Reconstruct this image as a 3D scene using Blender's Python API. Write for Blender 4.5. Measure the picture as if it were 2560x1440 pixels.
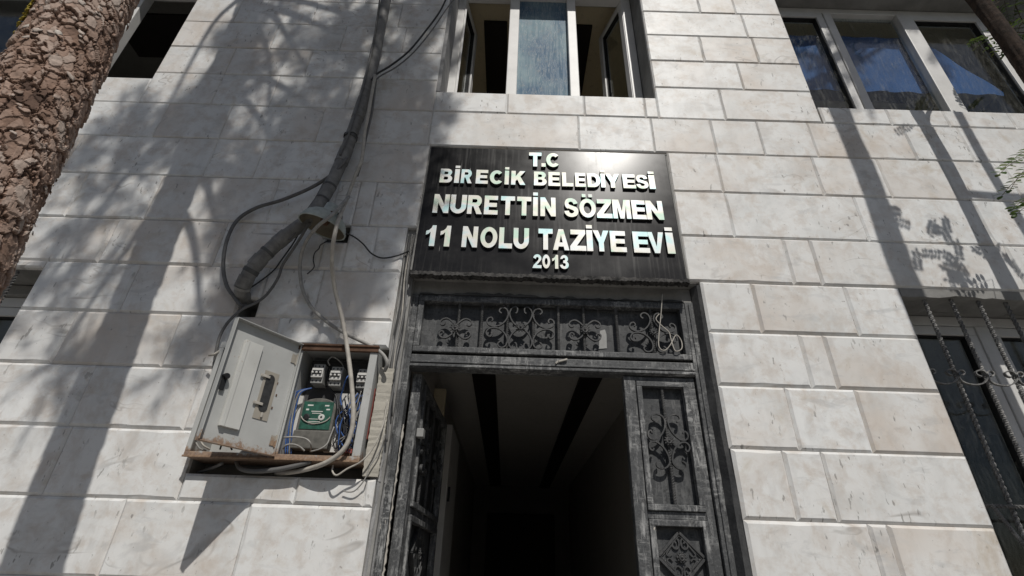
import bpy, bmesh, math, random
from mathutils import Vector, Matrix, noise

# ------------------------------------------------------------------ camera, sky, sun, exposure
S = bpy.context.scene
COL = S.collection
for o in list(bpy.data.objects):
    bpy.data.objects.remove(o)

cam = bpy.data.cameras.new("camera")
cam.sensor_width = 36.0
cam.lens = 17.91
cam.clip_start = 0.02
cam.clip_end = 500.0
cam_ob = bpy.data.objects.new("camera", cam)
COL.objects.link(cam_ob)
cam_ob.location = (0.0, -2.0, 1.5)
cam_ob.rotation_euler = (2.08996, -0.030245, -0.011431)
S.camera = cam_ob

SUN_EL, SUN_AZ = 50.5, 15.5          # elevation; degrees to the right of straight out from the facade
ce, se = math.cos(math.radians(SUN_EL)), math.sin(math.radians(SUN_EL))
TO_SUN = Vector((ce * math.sin(math.radians(SUN_AZ)), -ce * math.cos(math.radians(SUN_AZ)), se))

world = bpy.data.worlds.new("World")
S.world = world
world.use_nodes = True
wn = world.node_tree
bg = wn.nodes["Background"]
sky = wn.nodes.new("ShaderNodeTexSky")
sky.sky_type = 'NISHITA'
sky.sun_disc = False
sky.sun_elevation = math.radians(SUN_EL)
sky.sun_rotation = math.radians(180.0 - SUN_AZ)
sky.dust_density = 2.0
sky.altitude = 400.0
wn.links.new(sky.outputs[0], bg.inputs[0])
bg.inputs[1].default_value = 0.060

sun = bpy.data.lights.new("sun", 'SUN')
sun.energy = 4.3
sun.angle = math.radians(0.53)
sun.color = (1.0, 0.965, 0.91)
sun_ob = bpy.data.objects.new("sun", sun)
COL.objects.link(sun_ob)
sun_ob.location = (2, -8, 9)
sun_ob.rotation_euler = (-TO_SUN).to_track_quat('-Z', 'Y').to_euler()

S.view_settings.view_transform = 'Standard'
S.view_settings.look = 'None'
S.view_settings.gamma = 1.0
S.view_settings.exposure = -0.42
S.view_settings.use_curve_mapping = False
S.render.engine = 'CYCLES'
S.cycles.max_bounces = 8
S.cycles.transparent_max_bounces = 12

RND = random.Random(7)

# ------------------------------------------------------------------ node helpers
class NT:
    def __init__(self, name):
        self.m = bpy.data.materials.new(name)
        self.m.use_nodes = True
        self.t = self.m.node_tree
        self.t.nodes.clear()
        self.out = self.t.nodes.new("ShaderNodeOutputMaterial")
    def n(self, typ, **kw):
        nd = self.t.nodes.new(typ)
        for k, v in kw.items():
            if k.startswith('i_'):
                key = k[2:]
                key = int(key) if key.isdigit() else key.replace('_', ' ')
                self.set(nd.inputs[key], v)
            else:
                setattr(nd, k, v)
        return nd
    def set(self, sock, v):
        if isinstance(v, bpy.types.NodeSocket):
            self.t.links.new(v, sock)
        elif isinstance(v, bpy.types.Node):
            self.t.links.new(v.outputs[0], sock)
        elif isinstance(v, (tuple, list)) and sock.type == 'RGBA' and len(v) == 3:
            sock.default_value = (*v, 1.0)
        else:
            sock.default_value = v
    def coord(self, scale=(1, 1, 1), rot=(0, 0, 0), rand=0.0, which='Object'):
        tc = self.n("ShaderNodeTexCoord")
        mp = self.n("ShaderNodeMapping")
        mp.inputs['Scale'].default_value = scale
        mp.inputs['Rotation'].default_value = rot
        src = tc.outputs[which]
        if rand:
            oi = self.n("ShaderNodeObjectInfo")
            ml = self.n("ShaderNodeMath", operation='MULTIPLY', i_0=oi.outputs['Random'], i_1=rand)
            va = self.n("ShaderNodeVectorMath", operation='ADD', i_0=src, i_1=ml.outputs[0])
            src = va.outputs[0]
        self.t.links.new(src, mp.inputs['Vector'])
        return mp.outputs[0]
    def noise(self, vec, scale, detail=4.0, rough=0.55, dist=0.0):
        nd = self.n("ShaderNodeTexNoise", i_Scale=scale, i_Detail=detail, i_Roughness=rough, i_Distortion=dist)
        self.t.links.new(vec, nd.inputs['Vector'])
        return nd.outputs[0]
    def ramp(self, fac, a, b, ca=0.0, cb=1.0):
        nd = self.n("ShaderNodeMapRange", i_0=fac, i_1=a, i_2=b, i_3=ca, i_4=cb)
        nd.clamp = True
        return nd.outputs[0]
    def mul(self, a, b): return self.n("ShaderNodeMath", operation='MULTIPLY', i_0=a, i_1=b).outputs[0]
    def add(self, a, b): return self.n("ShaderNodeMath", operation='ADD', i_0=a, i_1=b).outputs[0]
    def mix(self, fac, a, b):
        nd = self.n("ShaderNodeMix", data_type='RGBA')
        self.set(nd.inputs[0], fac); self.set(nd.inputs[6], a); self.set(nd.inputs[7], b)
        return nd.outputs[2]
    def rnd(self): return self.n("ShaderNodeObjectInfo").outputs['Random']
    def bump(self, h, strength=0.3, dist=0.002):
        return self.n("ShaderNodeBump", i_Height=h, i_Strength=strength, i_Distance=dist).outputs[0]
    def principled(self, color, rough=0.6, metal=0.0, spec=0.5, normal=None, **kw):
        p = self.n("ShaderNodeBsdfPrincipled")
        self.set(p.inputs['Base Color'], color); self.set(p.inputs['Roughness'], rough)
        self.set(p.inputs['Metallic'], metal); self.set(p.inputs['Specular IOR Level'], spec)
        if normal is not None: self.set(p.inputs['Normal'], normal)
        for k, v in kw.items(): self.set(p.inputs[k.replace('_', ' ')], v)
        self.t.links.new(p.outputs[0], self.out.inputs[0])
        return p

# ------------------------------------------------------------------ materials
def mat_marble():
    t = NT("white_marble")
    c = t.coord(rand=57.0)
    r = t.rnd()
    big = t.noise(c, 2.6, 3, .5, .4)
    mid = t.noise(c, 7.0, 5, .6, .6)
    warm = t.mul(t.ramp(big, .44, .66), t.ramp(r, .25, .95, .05, .75))
    col = t.mix(t.ramp(r, 0, 1), (.76, .765, .755), (.725, .725, .71))
    col = t.mix(warm, col, (.58, .50, .425))
    cold = t.ramp(t.noise(c, 3.4, 4, .6, .8), .52, .70, 0, .55)
    col = t.mix(cold, col, (.57, .585, .58))
    col = t.mix(t.ramp(mid, .52, .72, 0, .5), col, (.50, .44, .385))
    # veins: thin ridges, running diagonally
    cv = t.coord(scale=(1.0, 1.0, 2.2), rot=(0, .7, 0), rand=31.0)
    vn = t.noise(cv, 2.4, 3, .5, .7)
    ridge = t.n("ShaderNodeMath", operation='ABSOLUTE', i_0=t.add(vn, -.5)).outputs[0]
    vein = t.mul(t.ramp(ridge, .0, .012, 1, 0), t.ramp(t.noise(c, 4.0, 2), .54, .66))
    col = t.mix(t.mul(vein, .75), col, (.30, .28, .26))
    mot = t.noise(c, 13.0, 6, .68, .3)
    col = t.mix(t.ramp(mot, .48, .66, 0, .55), col, (.50, .425, .355))
    col = t.mix(t.ramp(t.noise(t.coord(rand=11.0), 10.0, 5, .65, .5), .52, .70, 0, .40), col, (.50, .50, .49))
    stain = t.mul(t.ramp(t.noise(t.coord(rand=23.0), 4.2, 5, .62, .6), .60, .72), t.ramp(t.noise(c, 22.0, 4, .7), .35, .6, .25, 1))
    col = t.mix(t.mul(stain, .62), col, (.42, .335, .22))
    grey = t.mul(t.ramp(t.noise(t.coord(scale=(1, 1, 2.4), rot=(0, .5, 0), rand=5.0), 6.0, 5, .6, .8), .58, .70), .45)
    col = t.mix(grey, col, (.40, .405, .405))
    # short dark flecks
    cf = t.coord(scale=(2.6, 1.0, 1.0), rot=(0, -.55, 0), rand=83.0)
    fl = t.mul(t.ramp(t.noise(cf, 22.0, 3, .55), .645, .69), t.ramp(t.noise(c, 5.0, 2), .46, .6))
    col = t.mix(t.mul(fl, .72), col, (.15, .14, .125))
    fl2 = t.ramp(t.noise(c, 46.0, 3, .6), .69, .75)
    col = t.mix(t.mul(fl2, .7), col, (.20, .175, .155))
    col = t.mix(t.ramp(t.n("ShaderNodeTexWhiteNoise", noise_dimensions='1D', i_W=r).outputs[0], 0, 1, 0, .22), col, (.50, .485, .46))
    # dust and run marks over the whole face, continuous from block to block
    w = t.coord(scale=(5.0, 1.0, .55))
    run = t.ramp(t.noise(w, 3.0, 5, .6), .50, .74, 0, .30)
    col = t.mix(run, col, (.47, .45, .42))
    rough = t.ramp(mid, .3, .7, .46, .56)
    h = t.add(t.mul(t.noise(c, 40.0, 4, .6), .6), t.mul(t.noise(c, 9.0, 2), 1.0))
    t.principled(col, rough, spec=.34, normal=t.bump(h, .22, .0018))
    return t.m

def mat_plaster(name, a, b, scale=6.0, bump=.5, rough=.85, dist=.004):
    t = NT(name)
    c = t.coord()
    n1 = t.noise(c, scale, 6, .65, .3)
    n2 = t.noise(c, scale * 9, 4, .6)
    col = t.mix(t.ramp(n1, .35, .65), a, b)
    col = t.mix(t.ramp(n2, .55, .75, 0, .4), col, tuple(x * .55 for x in a))
    t.principled(col, rough, spec=.2, normal=t.bump(t.add(n1, t.mul(n2, .5)), bump, dist))
    return t.m

def mat_iron(name="weathered_dark_paint", base=(.066, .068, .070), wear=(.36, .36, .352), amount=1.0):
    """dark grey paint, dusty and streaked, chalked along the grain"""
    t = NT(name)
    cv = t.coord(scale=(9.0, 9.0, 1.3))
    ch = t.coord(scale=(1.4, 9.0, 9.0))
    c = t.coord()
    s1 = t.ramp(t.noise(cv, 6.5, 7, .76), .49, .60)
    s2 = t.ramp(t.noise(ch, 6.5, 7, .76), .51, .62, 0, .95)
    patch = t.ramp(t.noise(c, 6.0, 4, .65), .40, .60, .02, 1.0)
    f = t.mul(t.mul(t.n("ShaderNodeMath", operation='MAXIMUM', i_0=s1, i_1=s2).outputs[0], patch), .95 * amount)
    col = t.mix(f, base, wear)
    speck = t.ramp(t.noise(c, 120, 4, .75), .54, .68, 0, .28 * amount)
    col = t.mix(speck, col, wear)
    col = t.mix(t.ramp(t.noise(c, 42, 6, .72), .54, .64, 0, .7), col, tuple(x * .35 for x in base))
    chip = t.mul(t.ramp(t.noise(t.coord(scale=(3, 3, 1)), 16.0, 5, .7), .67, .69), t.ramp(t.noise(c, 2.6, 2), .50, .58))
    col = t.mix(chip, col, (.55, .51, .45))
    h = t.add(t.noise(c, 60, 5, .7), t.mul(t.noise(cv, 12, 4), .8))
    t.principled(col, t.ramp(f, 0, 1, .55, .85), spec=.3, normal=t.bump(h, .5, .0022))
    return t.m

def mat_simple(name, col, rough=.6, spec=.4, var=.25, scale=20.0, metal=0.0, bump=.15):
    t = NT(name)
    c = t.coord()
    n1 = t.noise(c, scale, 5, .6)
    cc = t.mix(t.ramp(n1, .35, .7, 0, 1), col, tuple(max(0, x * (1 - var)) for x in col))
    t.principled(cc, rough, metal, spec, normal=t.bump(n1, bump, .001))
    return t.m

def mat_rusty_sheet(name, base, edge_z=None):
    """painted sheet steel: rust creeping from the bottom rim and in blotches"""
    t = NT(name)
    c = t.coord()
    tc = t.n("ShaderNodeTexCoord")
    sep = t.n("ShaderNodeSeparateXYZ", i_0=tc.outputs['Object'])
    n1 = t.noise(c, 26, 6, .7)
    n2 = t.noise(c, 90, 4, .7)
    blot = t.ramp(t.add(t.mul(n1, .7), t.mul(n2, .3)), .585, .66)
    col = t.mix(t.ramp(t.noise(c, 6, 3), .35, .7), base, tuple(x * .82 for x in base))
    if edge_z is not None:
        g = t.ramp(sep.outputs['Z'], edge_z, edge_z + .055, .30, 0.0)
        blot = t.ramp(t.add(t.add(t.mul(n1, .7), t.mul(n2, .3)), g), .60, .70)
    rust = t.mix(t.ramp(n2, .35, .65), (.15, .075, .04), (.32, .21, .13))
    col = t.mix(t.mul(blot, .85), col, rust)
    t.principled(col, t.ramp(blot, 0, 1, .5, .9), spec=.35, normal=t.bump(n1, .25, .0012))
    return t.m

def mat_glass(name, dirt_col, lo, hi, amount, streak=True, tint=(.92, .95, .95)):
    """thin window glass: clear, mirror like at grazing angles, with dried dirt on it"""
    t = NT(name)
    tr = t.n("ShaderNodeBsdfTransparent", i_0=(*tint, 1))
    gl = t.n("ShaderNodeBsdfGlossy", i_0=(.9, .9, .9, 1), i_1=.03)
    ge = t.n("ShaderNodeNewGeometry")
    fr = t.n("ShaderNodeFresnel", i_0=t.ramp(ge.outputs['Backfacing'], 0, 1, 1.36, .7353))
    m1 = t.n("ShaderNodeMixShader"); t.set(m1.inputs[0], fr.outputs[0]); t.set(m1.inputs[1], tr.outputs[0]); t.set(m1.inputs[2], gl.outputs[0])
    c = t.coord()
    cs = t.coord(scale=(16.0, 1.0, 1.1), rot=(0, .06, 0))
    st = t.ramp(t.noise(cs, 3.4, 6, .66, .5), lo, hi)
    sp = t.ramp(t.noise(c, 70, 3, .6), .62, .70, 0, .5)
    cl = t.ramp(t.noise(c, 3.0, 4, .6), .3, .7, .25, 1)
    d = t.mul(t.mul(t.add(st, sp), cl), amount)
    fine = t.ramp(t.noise(cs, 12.0, 5, .7), .5, .66, 0, .35 * amount)
    d = t.n("ShaderNodeMath", operation='MINIMUM', i_0=t.add(d, fine), i_1=.95).outputs[0]
    df = t.n("ShaderNodeBsdfDiffuse"); t.set(df.inputs[0], dirt_col)
    m2 = t.n("ShaderNodeMixShader"); t.set(m2.inputs[0], d); t.set(m2.inputs[1], m1.outputs[0]); t.set(m2.inputs[2], df.outputs[0])
    t.t.links.new(m2.outputs[0], t.out.inputs[0])
    return t.m

def mat_dirty_film():
    """middle pane: milky blue film with pale run marks"""
    t = NT("milky_blue_film_glass")
    c = t.coord()
    cs = t.coord(scale=(14.0, 1.0, 1.0), rot=(0, .05, 0))
    n1 = t.noise(cs, 3.6, 6, .68, .9)
    big = t.noise(c, 3.3, 3, .6)
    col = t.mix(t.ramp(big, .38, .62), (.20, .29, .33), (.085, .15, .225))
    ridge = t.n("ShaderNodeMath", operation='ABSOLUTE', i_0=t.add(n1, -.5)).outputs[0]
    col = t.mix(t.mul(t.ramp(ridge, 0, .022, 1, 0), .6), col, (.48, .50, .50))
    col = t.mix(t.ramp(t.noise(c, 40, 4, .6), .55, .75, 0, .5), col, (.30, .29, .27))
    t.principled(col, t.ramp(n1, .3, .7, .45, .7), spec=.12)
    return t.m

def mat_board():
    t = NT("black_polished_board")
    c = t.coord()
    cs = t.coord(scale=(22.0, 1.0, .9))
    run = t.mul(t.ramp(t.noise(cs, 2.6, 5, .62), .50, .70), t.ramp(t.noise(c, 2.2, 3), .40, .62))
    cw = t.coord(scale=(60.0, 1.0, 1.3), rot=(0, 0, 0))
    drip = t.mul(t.ramp(t.noise(cw, 1.9, 1, .3), .735, .745), t.ramp(t.noise(c, 4.0, 2), .54, .60))
    dust = t.ramp(t.noise(c, 12, 5, .7), .45, .78, 0, .09)
    col = t.mix(t.add(t.mul(run, .30), dust), (.009, .009, .010), (.14, .135, .125))
    col = t.mix(t.mul(drip, .75), col, (.62, .60, .57))
    rough = t.add(t.ramp(t.noise(c, 5, 5, .6), .3, .7, .19, .29), t.mul(run, .10))
    t.principled(col, rough, spec=.17, normal=t.bump(t.noise(c, 3.0, 2), .10, .004))
    return t.m

def mat_letters():
    """stainless letters under an iridescent film"""
    t = NT("iridescent_steel")
    c = t.coord(scale=(1, 1, 1))
    n1 = t.noise(c, 5.5, 3, .6, .6)
    rp = t.n("ShaderNodeValToRGB")
    t.set(rp.inputs[0], t.ramp(n1, .28, .72))
    els = rp.color_ramp.elements
    els[0].position = 0; els[0].color = (.36, .56, .60, 1)
    els[1].position = 1; els[1].color = (.66, .50, .58, 1)
    for p, col in ((.25, (.46, .66, .66, 1)), (.42, (.66, .67, .66, 1)), (.58, (.64, .63, .55, 1)), (.78, (.46, .64, .52, 1))):
        e = els.new(p); e.color = col
    sp = t.ramp(t.noise(t.coord(), 60, 4, .6), .60, .74, 0, .5)
    col = t.mix(sp, rp.outputs[0], (.42, .41, .38))
    t.principled(col, t.ramp(n1, .3, .7, .36, .5), metal=.12, spec=.25)
    return t.m

def mat_attr(name, stops, rough=.85, spec=.2, scale=40.0, bump=.5, dist=.002, translucent=0.0):
    """colour picked per piece from the vertex attribute tint (0..1)"""
    t = NT(name)
    at = t.n("ShaderNodeAttribute", attribute_name="tint")
    rp = t.n("ShaderNodeValToRGB")
    t.set(rp.inputs[0], at.outputs['Fac'])
    els = rp.color_ramp.elements
    els[0].position, els[0].color = stops[0][0], (*stops[0][1], 1)
    els[1].position, els[1].color = stops[-1][0], (*stops[-1][1], 1)
    for p, col in stops[1:-1]:
        e = els.new(p); e.color = (*col, 1)
    c = t.coord()
    n1 = t.noise(c, scale, 5, .65)
    col = t.mix(t.ramp(n1, .4, .75, 0, .55), rp.outputs[0], tuple(x * .5 for x in stops[0][1]))
    p = t.principled(col, rough, spec=spec, normal=t.bump(n1, bump, dist))
    if translucent:
        tl = t.n("ShaderNodeBsdfTranslucent"); t.set(tl.inputs[0], rp.outputs[0])
        mx = t.n("ShaderNodeMixShader"); t.set(mx.inputs[0], translucent)
        t.set(mx.inputs[1], p.outputs[0]); t.set(mx.inputs[2], tl.outputs[0])
        t.t.links.new(mx.outputs[0], t.out.inputs[0])
    return t.m

M = {}
M['marble'] = mat_marble()
M['grout'] = mat_plaster("joint_mortar", (.40, .39, .37), (.30, .29, .275), 14)
M['render'] = mat_plaster("grey_cement_render", (.30, .295, .28), (.20, .195, .185), 5, .7)
M['jamb'] = mat_plaster("painted_jamb_plaster", (.34, .335, .33), (.22, .22, .22), 9, .8)
M['shadejamb'] = mat_plaster("shade_dark_reveal", (.055, .056, .058), (.10, .10, .10), 8, .7)  # plaster colour darkened to carry the shade on the right reveal
M['foam'] = mat_plaster("yellowed_filler", (.44, .415, .36), (.36, .34, .295), 14, .5)
M['cream'] = mat_plaster("cream_interior_paint", (.76, .66, .47), (.73, .635, .45), 3, .1)
M['interior'] = mat_plaster("grey_interior_paint", (.46, .44, .41), (.43, .41, .38), 3, .1)
M['room'] = mat_plaster("shade_dark_room_paint", (.20, .19, .175), (.17, .16, .15), 3, .1)  # interior colour darkened so the rooms read as unlit
M['darkstrip'] = mat_simple("dark_brown_ceiling_beam", (.018, .013, .012), .6)
M['floor'] = mat_simple("terrazzo_floor", (.42, .40, .37), .5)
M['hallfloor'] = mat_simple("pale_hall_tiles", (.66, .63, .57), .4)
M['iron'] = mat_iron()
M['ironpanel'] = mat_iron("dark_painted_sheet", (.052, .054, .056), (.17, .17, .168), .7)
M['ironscroll'] = mat_iron("black_wrought_iron", (.05, .051, .052), (.17, .165, .16), .6)
M['grille'] = mat_iron("grey_twisted_iron", (.14, .138, .134), (.42, .41, .39), 1.0)
M['pvc'] = mat_simple("white_window_plastic", (.70, .69, .67), .45, .4, .14, 9)
M['gasket'] = mat_simple("black_rubber_gasket", (.02, .02, .02), .7)
M['glass'] = mat_glass("dusty_window_glass", (.36, .35, .32), .56, .80, .42)
M['glassdark'] = mat_glass("lower_window_glass", (.20, .20, .19), .60, .80, .25)
M['film'] = mat_dirty_film()
M['sky_sheet'] = mat_simple("blue_sky_reflection", (.035, .105, .29), .8, .2, .25, 3)  # blue of the reflected sky, put into the sheet's colour
M['board'] = mat_board()
M['boardedge'] = mat_plaster("broken_black_stone_edge", (.018, .018, .018), (.11, .105, .10), 34, 1.0, .8, .006)
M['letter'] = mat_letters()
M['letterside'] = mat_simple("letter_edge_steel", (.05, .05, .05), .45, .5)
M['sheet'] = mat_rusty_sheet("light_grey_sheet_steel", (.46, .465, .45), -.004)
M['sheetrust'] = mat_rusty_sheet("rusty_frame_steel", (.36, .33, .28), .03)
M['sheetpale'] = mat_rusty_sheet("pale_grey_plate", (.60, .60, .57), -.05)
M['darkglass'] = mat_simple("dark_cloudy_plastic", (.05, .05, .05), .5, .4, .5, 60)
M['backplate'] = mat_simple("dark_back_plate", (.06, .06, .062), .7)
M['pale'] = mat_simple("pale_plastic", (.62, .61, .58), .5, .4, .2, 30)
M['palegrey'] = mat_simple("grey_plastic", (.30, .30, .29), .5, .4, .2, 30)
M['black'] = mat_simple("black_plastic", (.015, .015, .016), .5)
M['green'] = mat_simple("green_meter_label", (.03, .12, .085), .5, .3, .6, 45)
M['metergrey'] = mat_simple("dirty_grey_meter_case", (.15, .145, .13), .6, .3, .45, 40)
M['white'] = mat_simple("white_print", (.65, .66, .62), .6)
M['red'] = mat_simple("red_plastic", (.28, .07, .055), .5)
M['wireblue'] = mat_simple("blue_wire", (.05, .12, .34), .45, .4, .2)
M['wireblack'] = mat_simple("black_wire", (.022, .022, .024), .5)
M['wiregrey'] = mat_simple("grey_wire", (.34, .33, .31), .6, .3, .35, 40)
M['cablewhite'] = mat_simple("dirty_white_cable", (.47, .44, .39), .6, .3, .35, 30)
M['cablegrey'] = mat_simple("grey_cable", (.15, .148, .145), .6, .3, .3, 30)
M['cabledark'] = mat_simple("dark_cable", (.045, .045, .045), .6, .3, .3, 30)
M['conduit'] = mat_simple("grey_taped_conduit", (.235, .23, .22), .6, .3, .45, 24, 0, .4)
M['tape'] = mat_simple("dark_tape", (.09, .09, .088), .55)
M['lampout'] = mat_simple("weathered_green_grey_enamel", (.44, .48, .45), .5, .4, .4, 24)
M['lampin'] = mat_simple("yellowed_lamp_lining", (.20, .175, .13), .6, .3, .4, 18)
M['rust'] = mat_simple("brown_rust", (.13, .075, .05), .85, .2, .4, 40, 0, .5)
M['bark'] = mat_attr("pine_bark_plates", [(0, (.085, .055, .042)), (.2, (.27, .175, .13)), (.45, (.38, .275, .22)), (.7, (.47, .39, .335)), (1, (.59, .54, .48))], .9, .15, 55, .8, .003)
M['barkdeep'] = mat_plaster("pine_inner_bark", (.24, .14, .10), (.11, .065, .05), 26, 1.0, .95, .01)
M['barkdark'] = mat_plaster("dark_locust_bark", (.060, .042, .032), (.022, .017, .014), 30, 1.0, .95, .008)
M['needles'] = mat_attr("pine_needles", [(0, (.03, .06, .02)), (1, (.07, .11, .035))], .6, .3, 20, .1)
M['leaf'] = mat_attr("locust_leaves", [(0, (.045, .085, .018)), (.6, (.085, .14, .03)), (1, (.15, .17, .04))], .55, .35, 60, .2, .001, .3)
M['twig'] = mat_simple("brown_twig", (.10, .075, .05), .8)
M['pave'] = mat_plaster("concrete_paving", (.34, .33, .31), (.26, .25, .24), 3, .4)
M['asphalt'] = mat_plaster("asphalt", (.055, .055, .055), (.075, .073, .07), 20, .6)
M['lichen'] = mat_simple("yellow_lichen", (.34, .27, .05), .9, .1, .4, 80, 0, .6)

# ------------------------------------------------------------------ mesh helpers
class MB:
    def __init__(self):
        self.v, self.f, self.mi, self.tint, self.sm = [], [], [], [], []
        self.cur = 0; self.t = 0.5; self.smooth = False
    def add(self, vs, fs):
        b = len(self.v)
        self.v += [tuple(p) for p in vs]
        for f in fs:
            self.f.append(tuple(i + b for i in f)); self.mi.append(self.cur); self.sm.append(self.smooth)
        self.tint += [self.t] * len(vs)
    def box(self, x0, x1, y0, y1, z0, z1):
        self.add([(x0, y0, z0), (x1, y0, z0), (x1, y1, z0), (x0, y1, z0), (x0, y0, z1), (x1, y0, z1), (x1, y1, z1), (x0, y1, z1)],
                 [(0, 3, 2, 1), (4, 5, 6, 7), (0, 1, 5, 4), (1, 2, 6, 5), (2, 3, 7, 6), (3, 0, 4, 7)])
    def obox(self, c, ax, ay, az):
        c, ax, ay, az = Vector(c), Vector(ax), Vector(ay), Vector(az)
        vs = [c + sx * ax + sy * ay + sz * az for sz in (-1, 1) for sx, sy in ((-1, -1), (1, -1), (1, 1), (-1, 1))]
        self.add(vs, [(0, 3, 2, 1), (4, 5, 6, 7), (0, 1, 5, 4), (1, 2, 6, 5), (2, 3, 7, 6), (3, 0, 4, 7)])
    def tube(self, pts, r, seg=8, caps=True, radii=None, rough=0.0, rng=None):
        pts = [Vector(p) for p in pts]
        n = len(pts); vs = []; up = None
        for i, p in enumerate(pts):
            d = (pts[min(i + 1, n - 1)] - pts[max(i - 1, 0)]).normalized()
            if up is None:
                up = Vector((0, 0, 1)) if abs(d.z) < .9 else Vector((1, 0, 0))
            a = d.cross(up)
            if a.length < 1e-6: a = d.cross(Vector((1, 0.3, 0)))
            a.normalize(); b = d.cross(a).normalized(); up = -b if False else a.cross(d)
            rr = radii[i] if radii else r
            for k in range(seg):
                th = 2 * math.pi * k / seg
                q = rr * (1 + (rng.uniform(-rough, rough) if rng else 0))
                vs.append(p + a * math.cos(th) * q + b * math.sin(th) * q)
        fs = []
        for i in range(n - 1):
            for k in range(seg):
                k2 = (k + 1) % seg
                fs.append((i * seg + k, i * seg + k2, (i + 1) * seg + k2, (i + 1) * seg + k))
        if caps:
            fs.append(tuple(range(seg))[::-1]); fs.append(tuple((n - 1) * seg + k for k in range(seg)))
        self.add(vs, fs)
    def twist(self, p0, p1, r, turns, steps=None, seg=4):
        """square bar twisted about its own axis"""
        p0, p1 = Vector(p0), Vector(p1)
        d = (p1 - p0); L = d.length; d.normalize()
        a = d.cross(Vector((0, 1, 0))).normalized(); b = d.cross(a)
        steps = steps or max(8, int(turns * 10)); vs = []
        for i in range(steps + 1):
            t = i / steps; th0 = turns * 2 * math.pi * t
            for k in range(seg):
                th = th0 + 2 * math.pi * k / seg
                vs.append(p0 + d * L * t + (a * math.cos(th) + b * math.sin(th)) * r)
        fs = [(i * seg + k, i * seg + (k + 1) % seg, (i + 1) * seg + (k + 1) % seg, (i + 1) * seg + k) for i in range(steps) for k in range(seg)]
        fs += [tuple(range(seg))[::-1], tuple(steps * seg + k for k in range(seg))]
        self.add(vs, fs)
    def ribbon(self, pts, th, y0, y1):
        """flat bar bent along a path in the x-z plane; th = bar thickness in that plane"""
        n = len(pts); vs = []
        for i, (x, z) in enumerate(pts):
            x2, z2 = pts[min(i + 1, n - 1)]; x1, z1 = pts[max(i - 1, 0)]
            dx, dz = x2 - x1, z2 - z1; l = math.hypot(dx, dz) or 1
            nx, nz = -dz / l * th / 2, dx / l * th / 2
            vs += [(x + nx, y0, z + nz), (x - nx, y0, z - nz), (x - nx, y1, z - nz), (x + nx, y1, z + nz)]
        fs = [(4 * i + k, 4 * i + (k + 1) % 4, 4 * i + 4 + (k + 1) % 4, 4 * i + 4 + k) for i in range(n - 1) for k in range(4)]
        fs += [(3, 2, 1, 0), tuple(4 * (n - 1) + k for k in range(4))]
        self.add(vs, fs)
    def prism(self, poly, y0, y1):
        """polygon in x-z pushed from y0 (front) to y1 (back)"""
        n = len(poly)
        vs = [(x, y0, z) for x, z in poly] + [(x, y1, z) for x, z in poly]
        fs = [tuple(range(n)), tuple(range(2 * n - 1, n - 1, -1))] + [(i, i + n, (i + 1) % n + n, (i + 1) % n) for i in range(n)]
        self.add(vs, fs)
    def lathe(self, prof, c, axis, seg=24, closed=False):
        """prof = [(r, h)] along axis through c"""
        c, axis = Vector(c), Vector(axis).normalized()
        a = axis.orthogonal().normalized(); b = axis.cross(a); vs = []
        for r, h in prof:
            for k in range(seg):
                th = 2 * math.pi * k / seg
                vs.append(c + axis * h + (a * math.cos(th) + b * math.sin(th)) * r)
        n = len(prof)
        fs = [(i * seg + k, i * seg + (k + 1) % seg, (i + 1) * seg + (k + 1) % seg, (i + 1) * seg + k) for i in range(n - 1) for k in range(seg)]
        self.add(vs, fs)
    def mesh(self, name, mats, origin=(0, 0, 0), tint=False):
        me = bpy.data.meshes.new(name)
        ox, oy, oz = origin
        me.from_pydata([(x - ox, y - oy, z - oz) for x, y, z in self.v], [], self.f)
        for m in mats: me.materials.append(m)
        if len(mats) > 1: me.polygons.foreach_set('material_index', self.mi)
        if any(self.sm): me.polygons.foreach_set('use_smooth', self.sm)
        if tint:
            at = me.attributes.new("tint", 'FLOAT', 'POINT')
            at.data.foreach_set('value', self.tint)
        me.update()
        return me

def fix_normals(me):
    bm = bmesh.new(); bm.from_mesh(me)
    bmesh.ops.recalc_face_normals(bm, faces=bm.faces)
    bm.to_mesh(me); bm.free()

ORIG = {}
def link(name, me, parent=None, loc=(0, 0, 0)):
    o = bpy.data.objects.new(name, me)
    COL.objects.link(o)
    o.location = loc
    if parent is not None: o.parent = parent
    return o

def thing(name, label, cat, loc=(0, 0, 0), group=None):
    o = bpy.data.objects.new(name, None)
    o.empty_display_size = .1
    COL.objects.link(o); o.location = loc
    ORIG[o.name] = tuple(loc)
    tag(o, label, cat, group)
    return o

def tag(o, label=None, cat=None, group=None, kind=None):
    if label: o['label'] = label
    if cat: o['category'] = cat
    if group: o['group'] = group
    if kind: o['kind'] = kind
    return o

def part(name, mb, mats, parent, smooth=None, bevel=0.0, tint=False, recalc=True, label=None, kind=None):
    """one mesh object, given in world coordinates, under parent (whose root is an unrotated empty)"""
    root = parent
    while root is not None and root.parent is not None: root = root.parent
    org = ORIG.get(root.name, (0, 0, 0)) if root is not None else (0, 0, 0)
    if not isinstance(mats, (list, tuple)): mats = [mats]
    me = mb.mesh(name, mats, org, tint)
    if recalc: fix_normals(me)
    if smooth: me.polygons.foreach_set('use_smooth', [True] * len(me.polygons))
    o = link(name, me, parent)
    if bevel:
        bv = o.modifiers.new("edge_wear", 'BEVEL'); bv.width = bevel; bv.segments = 2; bv.limit_method = 'ANGLE'
    tag(o, label=label, kind=kind)
    return o

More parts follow.
